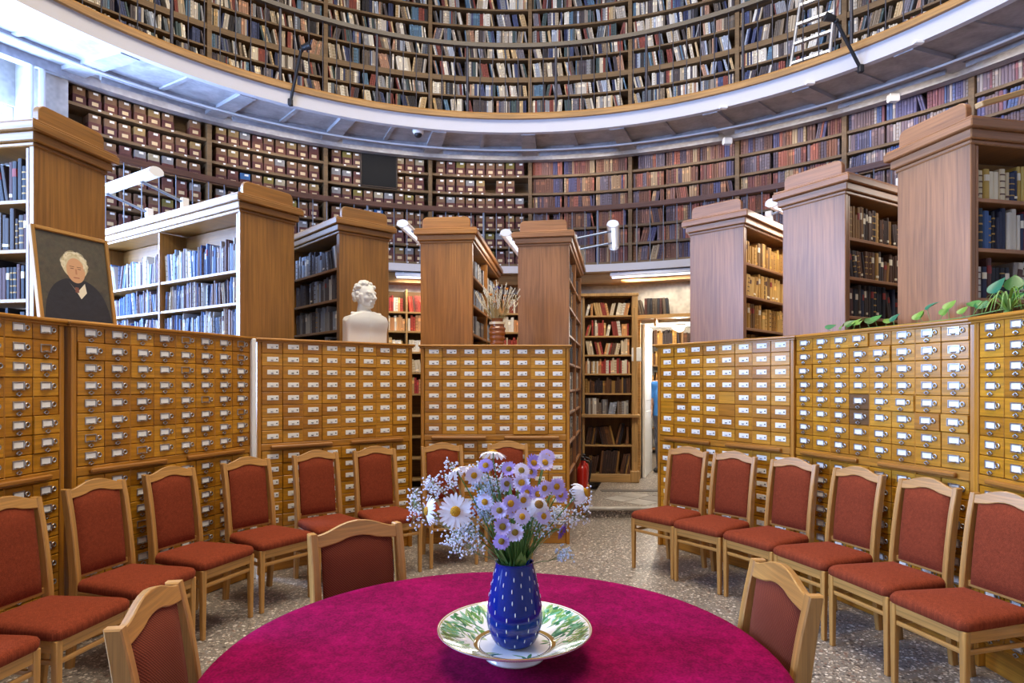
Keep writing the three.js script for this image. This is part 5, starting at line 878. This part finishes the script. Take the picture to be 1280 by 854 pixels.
// ------------------------------------------------------------------ gallery fittings
{
  // aluminium ladder leaning on the gallery shelves
  const a = 43.2, f = pol(4.85, a, 4.90), t = pol(5.85, a, 8.0), g = thing('aluminium_ladder', 'silver aluminium ladder leaning against the gallery books', 'ladder', [f.x, f.y, f.z], -rad(a));
  g.updateMatrixWorld(true); const inv = g.matrixWorld.clone().invert(), A = V(0, 0, 0), B = t.clone().applyMatrix4(inv);
  const rail = (s, w0, w1) => rod(V(s * w0, 0, 0), V(s * w1, B.y, B.z), 0.02, 4);
  for (const s of [-1, 1]) part('rail', rail(s, 0.215, 0.16), M.alu, g);
  for (let k = 1; k < 12; k++) { const q = k / 12, w = 0.215 - 0.055 * q; part('rung', cbox(-w, w, B.y * q - 0.016, B.y * q + 0.016, B.z * q - 0.025, B.z * q + 0.025, 0.004, 'x'), M.alu, g); }
  // black gooseneck spot arms clamped to the fascia
  const arm = (label, x0, y0, x1, y1, r0) => { const D0 = (() => { const s = (x0 - 640) / FOCAL, A2 = 1 + s * s, B2 = -2 * CD, C2 = CD * CD - r0 * r0; return (-B2 + Math.sqrt(B2 * B2 - 4 * A2 * C2)) / (2 * A2); })(); const p = fromPix(x0, y0, D0), q = fromPix(x1, y1, D0 - 0.12).sub(p);
    const h = thing('spot_arm', label, 'spotlight', [p.x, p.y, p.z], 0, 'black spotlight arms on the gallery fascia'); part('clamp', cham(0.05, 0.08, 0.05, 0.008), M.black, h); part('arm', rod(V(0, 0, 0), q.clone().multiplyScalar(0.93), 0.017, 8), M.black, h); const hd = part('lamp_head', lathe([[0, 0], [0.03, 0.004], [0.036, 0.05], [0.045, 0.1], [0.042, 0.1], [0, 0.085]], 16), M.black, h); hd.position.copy(q); hd.rotation.z = Math.sign(640 - x0) * -1.3; part('joint', new THREE.SphereGeometry(0.026, 10, 8).translate(q.x * 0.96, q.y * 0.96, q.z * 0.96), M.black, h); };
  arm('black spotlight arm on the fascia near the archive box shelves', 363, 128, 377, 60, RG - 0.03);
  arm('black spotlight arm on the fascia beside the aluminium ladder', 1076, 86, 1044, 24, RG - 0.03);
  // dome camera and small fittings
  const cp = pol(RG + 0.18, -14.9, sofY(RG + 0.18) - 0.0), d = thing('dome_camera', 'white dome security camera under the gallery above the black panel', 'camera', [cp.x, cp.y, cp.z]);
  part('housing', lathe([[0, 0.0], [0.07, 0.0], [0.072, -0.035], [0.055, -0.06], [0, -0.062]], 20), M.white, d); part('dome', new THREE.SphereGeometry(0.05, 16, 10).scale(1, 0.9, 1).translate(0, -0.062, 0), M.black, d);
  for (const [x, y] of [[905, 142], [1014, 109], [1150, 55]]) { const s = (x - 640) / FOCAL, A2 = 1 + s * s, C2 = CD * CD - (RG + 0.0) ** 2, D = (2 * CD + Math.sqrt(4 * CD * CD - 4 * A2 * C2)) / (2 * A2), a2 = Math.atan2(s * D, D - CD) * 180 / Math.PI, p = pol(RG - 0.03, a2, 4.655); solo('fascia_clip', cham(0.09, 0.03, 0.05, 0.005), M.white, 'small white clip on the lower edge of the gallery fascia', 'clip', 'clips on the gallery fascia').position.set(p.x, p.y - 0.004, p.z); }
  for (const [a2, y, lbl] of [[30.2, 4.80, 'small grey sensor box beneath the soffit above the leather books'], [49.5, 4.82, 'small white sensor box beneath the soffit above the daylight tinted books']]) { const p = pol(5.84, a2, y - 0.05); solo('sensor_box', cham(0.12, 0.09, 0.08, 0.01), M.pipe, lbl, 'sensor').position.set(p.x, p.y + 0.02, p.z); }
  // long wooden pole from the last bookcase to the walkway rail
  const A3 = V(2.66, 3.06, -3.58), B3 = pol(5.36, 83, 3.965), pl = solo('wooden_pole', (() => { const g2 = cham(0.05, 0.03, A3.distanceTo(B3), 0.004, 'z'); const o = new THREE.Object3D(); o.position.copy(A3).add(B3).multiplyScalar(0.5); o.lookAt(B3); o.updateMatrix(); return g2.applyMatrix4(o.matrix); })(), M.paleWood, 'pale wooden board bridging a bookcase top to the walkway rail', 'board');
}
// ------------------------------------------------------------------ doorway, back room and the person in it
{
  const jn = pol(RL + 0.01, DOOR[0] + 0.35, 0), jf = pol(6.64, DOOR[0] + 0.35, 0), w = jn.distanceTo(jf);
  const dg = new THREE.Group(); dg.name = 'door_1'; dg.userData = { kind: 'structure', label: 'white painted deep door jamb of the open doorway' }; scene.add(dg); dg.position.set((jn.x + jf.x) / 2, 0.11, (jn.z + jf.z) / 2); dg.rotation.y = Math.atan2(-(jf.z - jn.z), jf.x - jn.x);
  part('door_leaf', cbox(-w / 2, w / 2, 0, 2.2, -0.02, 0.02, 0.005), M.white, dg);
  for (const [y0, y1] of [[0.2, 0.95], [1.1, 2.05]]) part('panel', cbox(-w / 2 + 0.12, w / 2 - 0.12, y0, y1, -0.026, 0.026, 0.008), M.white, dg);
  part('door_handle', new THREE.SphereGeometry(0.025, 10, 8).translate(-w / 2 + 0.07, 1.0, -0.045), M.steel, dg);
  struct('trim_4', merge([ring(5.66, 5.749, 0.11, 2.36, 16.6, DOOR[0], 1), ring(5.62, 5.749, 0.11, 0.3, 16.5, DOOR[0], 1)]), M.paleWood, 'golden wooden casing beside the doorway');
  const lp = pol(6.05, 23.6, 2.27), dl = thing('added_dome_lamp', 'small white dome lamp added under the lintel to brighten the door jamb', 'lamp', [lp.x, lp.y, lp.z]); part('dome', new THREE.SphereGeometry(0.07, 16, 10), std({ color: hex('#fffaf0'), emissive: hex('#fff4e4'), emissiveIntensity: 1, roughness: 0.5 }), dl); part('base', new THREE.CylinderGeometry(0.08, 0.08, 0.03, 20).translate(0, 0.035, 0), M.white, dl);  // added lamp that whitens the door jamb
  const dpl = new THREE.PointLight(new THREE.Color().setRGB(1, 0.95, 0.88), 6); dpl.name = 'added_dome_lamp_light'; dpl.position.copy(lp); dpl.shadow.radius = 3; scene.add(dpl);
  const box = (n, x0, x1, y0, y1, d0, d1, m, l) => struct(n, cbox(x0, x1, y0, y1, -d1, -d0, 0.004), m, l);
  box('wall_back_room', 1.2, 4.8, 0, 2.8, 12.4, 12.6, M.wall, 'far wall of the back room'); box('wall_back_room_left', 1.2, 1.4, 0, 2.8, 10.1, 12.4, M.wall, 'side wall of the back room'); box('wall_back_room_right', 4.6, 4.8, 0, 2.8, 9.6, 12.4, M.wall, 'side wall of the back room'); box('ceiling_back_room', 1.2, 4.8, 2.8, 2.95, 9.6, 12.6, M.plaster, 'ceiling of the back room');
  struct('wall_back_room_front', merge([cbox(1.2, 2.02, 0, 2.8, -10.1, -9.85), cbox(3.75, 4.8, 0, 2.8, -9.62, -9.3)]), M.wall, 'front wall of the back room');
  const sw = pol(5.74, 17.4, 1.62); const s1 = solo('switch_box', cham(0.13, 0.19, 0.05, 0.008), M.white, 'white electrical switch box on the wall beside the doorway', 'switch box'); s1.position.set(1.70, 1.86, -8.58); s1.rotation.y = rad(-6);
  const bk = thing('back_room_bookcase', 'brown shelves with books in the room behind the doorway', 'bookcase', plan(2.9, 12.35, 0.11)); for (const y of [0.1, 0.5, 0.9, 1.3, 1.7, 2.1]) part('shelf', cbox(-1.1, 1.1, y - 0.03, y, 0, 0.3, 0.004, 'x'), M.shelf, bk); for (const x of [-1.1, -0.37, 0.37, 1.1]) part('upright', cbox(x - 0.02, x + 0.02, 0, 2.4, 0, 0.3), M.shelf, bk);
  reseed(808); for (const y of [0.9, 1.3, 1.7, 2.1]) for (const x of [-1.08, -0.35, 0.39]) bookRow(V(2.9 + x, y + 0.11, -12.07), V(1, 0, 0), V(0, 0, 1), 0.69, 0.3, pal.brown, { lean: 0.2 });
  const rl = new THREE.PointLight(new THREE.Color().setRGB(1, 0.85, 0.65), 5, 0); rl.name = 'unseen_back_room_lamp_light'; rl.position.set(2.9, 2.5, -11); rl.shadow.radius = 4; rl.castShadow = true; scene.add(rl);  // unseen lamp, placed to light the back room
  const bl = thing('unseen_globe_lamp', 'unseen white globe lamp placed to light the back room', 'lamp', [2.9, 2.5, -11]); part('globe', new THREE.SphereGeometry(0.12, 20, 14), std({ color: hex('#fff4e0'), emissive: hex('#ffe6c0'), emissiveIntensity: 3, roughness: 0.5 }), bl); part('stem', new THREE.CylinderGeometry(0.012, 0.012, 0.19, 8).translate(0, 0.205, 0), M.white, bl);
  // person standing beyond the doorway
  const per = thing('person', 'person in a blue top and dark trousers standing beyond the doorway', 'person', plan(2.32, 9.55, 0.11), rad(-35));
  const body = (x, y, z) => { let d = sEll(x, y, z, [0, 1.12, 0], [0.17, 0.28, 0.105]); d = smin(d, sEll(x, y, z, [0, 0.88, -0.005], [0.155, 0.14, 0.11]), 0.08); d = smin(d, sCap(x, y, z, [-0.15, 1.34, 0], [0.15, 1.34, 0], 0.055, 0.055), 0.06); d = smin(d, sCap(x, y, z, [0, 1.35, 0], [0, 1.45, 0.01], 0.052, 0.047), 0.03);
    for (const s of [-1, 1]) { d = smin(d, sCap(x, y, z, [s * 0.18, 1.33, 0], [s * 0.22, 1.07, -0.01], 0.048, 0.04), 0.03); d = smin(d, sCap(x, y, z, [s * 0.22, 1.07, -0.01], [s * 0.21, 0.84, 0.06], 0.038, 0.027), 0.02); d = smin(d, sEll(x, y, z, [s * 0.21, 0.77, 0.075], [0.02, 0.075, 0.036]), 0.02);
      d = smin(d, sCap(x, y, z, [s * 0.085, 0.85, 0], [s * 0.09, 0.46, 0.01], 0.085, 0.058), 0.03); d = smin(d, sCap(x, y, z, [s * 0.09, 0.46, 0.01], [s * 0.09, 0.08, -0.01], 0.056, 0.04), 0.02); d = smin(d, sEll(x, y, z, [s * 0.095, 0.04, 0.05], [0.042, 0.04, 0.125]), 0.03); } return d; };
  const head = (x, y, z) => { let d = sEll(x, y, z, [0, 1.56, 0], [0.074, 0.1, 0.09]); d = smin(d, sEll(x, y, z, [0, 1.51, 0.025], [0.054, 0.07, 0.06]), 0.03); d = smin(d, sCap(x, y, z, [0, 1.555, 0.088], [0, 1.525, 0.108], 0.008, 0.011), 0.012); for (const s of [-1, 1]) { d = smin(d, sEll(x, y, z, [s * 0.074, 1.545, 0], [0.008, 0.026, 0.016]), 0.008); d = Math.max(d, -(Math.hypot(x - s * 0.03, y - 1.56, z - 0.094) - 0.011)); } d = Math.max(d, -sCap(x, y, z, [-0.018, 1.492, 0.088], [0.018, 1.492, 0.088], 0.003, 0.003)); return smin(d, sCap(x, y, z, [0, 1.4, 0], [0, 1.5, 0], 0.05, 0.048), 0.02); };
  const bg = merge([marched((x, y, z) => Math.max(body(x, y, z), y - 1.44), [0, 0.74, 0], 0.8, 110), marched((x, y, z) => Math.max(head(x, y, z), 1.41 - y), [0, 1.54, 0], 0.15, 56)]);
  const col = new Float32Array(bg.attributes.position.count * 3), cs = (h) => hex(h).toArray(), skin = cs('#c99a7c'), blue = cs('#2f6fae'), trous = cs('#4a4a55'), shoe = cs('#2a2624');
  for (let i = 0; i < col.length / 3; i++) { const x = bg.attributes.position.getX(i), y = bg.attributes.position.getY(i), z = bg.attributes.position.getZ(i); const arm = Math.abs(x) > 0.17; const c = y > 1.385 ? skin : arm && y < 1.12 && y > 0.65 ? skin : y > 0.86 ? blue : y > 0.075 ? trous : shoe; col.set(c, i * 3); }
  bg.setAttribute('color', new THREE.BufferAttribute(col, 3)); part('body', bg, std({ vertexColors: true, roughness: 0.8 }), per);
  part('hair', marched((x, y, z) => Math.max(Math.min(sEll(x, y, z, [0, 1.575, -0.012], [0.086, 0.105, 0.1]), sEll(x, y, z, [0, 1.5, -0.05], [0.07, 0.09, 0.05])), -sEll(x, y, z, [0, 1.52, 0.075], [0.085, 0.095, 0.07])), [0, 1.55, 0], 0.17, 48), std({ color: hex('#5a4030'), roughness: 0.8 }), per);
  // red fire extinguishers on the aisle side of the doorway bookcase
  const P4 = CASES.P4.g, ext = (x, z, label) => { const p = V(x, 0.0, z).applyMatrix4(P4.matrixWorld), y = 0; const e = thing('fire_extinguisher', label, 'extinguisher', [p.x, 0.0, p.z], 0, 'fire extinguishers by the doorway'); const red = phys({ color: hex('#c0261c'), roughness: 0.3, clearcoat: 0.6 }); part('stand', cham(0.13, 0.3, 0.2, 0.01).translate(0, 0.15, 0), M.cabDark, e); part('cylinder', lathe([[0, 0.3], [0.056, 0.3], [0.061, 0.31], [0.061, 0.49], [0.05, 0.53], [0.022, 0.55], [0.02, 0.6], [0, 0.6]], 20), red, e); part('valve', merge([cbox(-0.02, 0.02, 0.6, 0.635, -0.02, 0.02), cbox(-0.015, 0.015, 0.635, 0.65, -0.02, 0.09)]), M.black, e); part('hose', tube([[0.02, 0.61, 0], [0.075, 0.58, 0.02], [0.08, 0.45, 0.02], [0.07, 0.36, 0.02]], 0.009, 12, 6), M.black, e); };
  ext(0.345, -0.85, 'red fire extinguisher on a dark block beside the reddish bookcase, closer to the flowers'); ext(0.345, -1.1, 'red fire extinguisher on a dark block beside the reddish bookcase, closer to the doorway');
}

// ------------------------------------------------------------------ books: the largest in view as things, the rest as one object
{
  const shadeName = (h) => { const c = hex(h).convertLinearToSRGB(), hsl = {}; hex(h).getHSL(hsl, THREE.SRGBColorSpace); const l = hsl.l, s = hsl.s, d = hsl.h * 360; const tone = l < 0.2 ? 'dark ' : l > 0.68 ? 'pale ' : ''; const hue = s < 0.12 ? (l > 0.8 ? 'white' : l < 0.2 ? 'charcoal' : 'grey') : d < 15 || d > 340 ? 'red' : d < 32 ? 'brown' : d < 50 ? 'tan' : d < 75 ? 'cream' : d < 180 ? 'green' : d < 255 ? 'blue' : 'purple'; return tone + hue; };
  const cand = BOOKS.filter((b) => b.label).map((b) => { const p = b.p.clone().add(V(0, b.h / 2, 0)), D = -p.z, px = 640 + p.x / D * FOCAL, py = 478 - (p.y - EYE) / D * FOCAL; b.seen = px > -15 && px < 1295 && py > -20 && py < 425 ? b.w * b.h / (D * D) * Math.max(0.05, b.out.clone().dot(V(-p.x, 0, -p.z).normalize())) : 0; return b; }).filter((b) => b.seen > 0).sort((p, q) => q.seen - p.seen);
  const chosen = new Set(cand.slice(0, 300));
  console.log('books', BOOKS.length, 'candidates', cand.length);
  const geoFor = bandSets.map((bs) => { const pos = [...BT.cover, ...BT.page, ...bs].flat(), g = new THREE.BufferGeometry(); g.setAttribute('position', new THREE.Float32BufferAttribute(pos, 3)); g.addGroup(0, BT.cover.length, 0); g.addGroup(BT.cover.length, BT.page.length, 1); if (bs.length) g.addGroup(BT.cover.length + BT.page.length, bs.length, 2); g.computeVertexNormals(); g.setAttribute('uv', new THREE.Float32BufferAttribute(new Float32Array(pos.length / 3 * 2), 2)); return g; });
  const mats = new Map(), mat = (h, r = 0.65) => { if (!mats.has(h)) mats.set(h, std({ color: hex(h), roughness: r })); return mats.get(h); };
  const bandOf = (b) => (b.band < 0.28 ? 0 : b.band < 0.42 ? 1 : b.band < 0.62 ? 2 : 3), bandCol = (b) => { const l = {}; hex(b.col).getHSL(l, THREE.SRGBColorSpace); return l.l > 0.55 ? '#5a3a30' : b.band < 0.1 ? '#8a2a24' : b.band < 0.45 ? '#e2d8c0' : '#b08a48'; };
  const restSets = [[], [], [], []];
  for (const b of BOOKS) {
    const m = bookMatrix(b), k = bandOf(b);
    if (chosen.has(b)) {
      const list = [mat(b.col), mat(b.page, 0.9)]; if (bandSets[k].length) list.push(mat(bandCol(b), 0.6));
      const o = sh(new THREE.Mesh(geoFor[k], list)); o.name = numbered('book'); m.decompose(o.position, o.quaternion, o.scale); scene.add(o);
      const [id, shelf] = b.label; tag(o, `${b.w < 0.018 ? 'thin ' : b.w > 0.036 ? 'thick ' : ''}${shadeName(b.col)} book ${b.lean ? 'leaning' : 'upright'} on the ${shelf}, ${where[id]}`, 'book', b.group);
    } else restSets[k].push([b, m]);
  }
  const rest = new THREE.Group(); rest.name = 'shelved_books'; scene.add(rest); tag(rest, 'thousands of old books filling the curved wall shelves and gallery', 'books', null, 'stuff');
  restSets.forEach((list, k) => {
    const g = geoFor[k].clone(), n = g.attributes.position.count, c = new Float32Array(n * 3); g.clearGroups();
    for (let i = 0; i < n; i++) { const t = i < BT.cover.length ? [1, 1, 1] : i < BT.cover.length + BT.page.length ? [0.9, 0.84, 0.72] : k === 2 ? [0.62, 0.55, 0.42] : [1.7, 1.62, 1.45]; c.set(t, i * 3); }
    g.setAttribute('color', new THREE.BufferAttribute(c, 3));
    const im = sh(new THREE.InstancedMesh(g, std({ vertexColors: true, roughness: 0.7 }), list.length)); im.name = 'book_rows'; im.userData.kind = 'stuff';
    list.forEach(([b, m], i) => { im.setMatrixAt(i, m); im.setColorAt(i, hex(b.col)); }); rest.add(im);
  });
}
scene.traverse((o) => { if (o.isLight && o.shadow) o.castShadow = true; });
renderer.render(scene, camera);
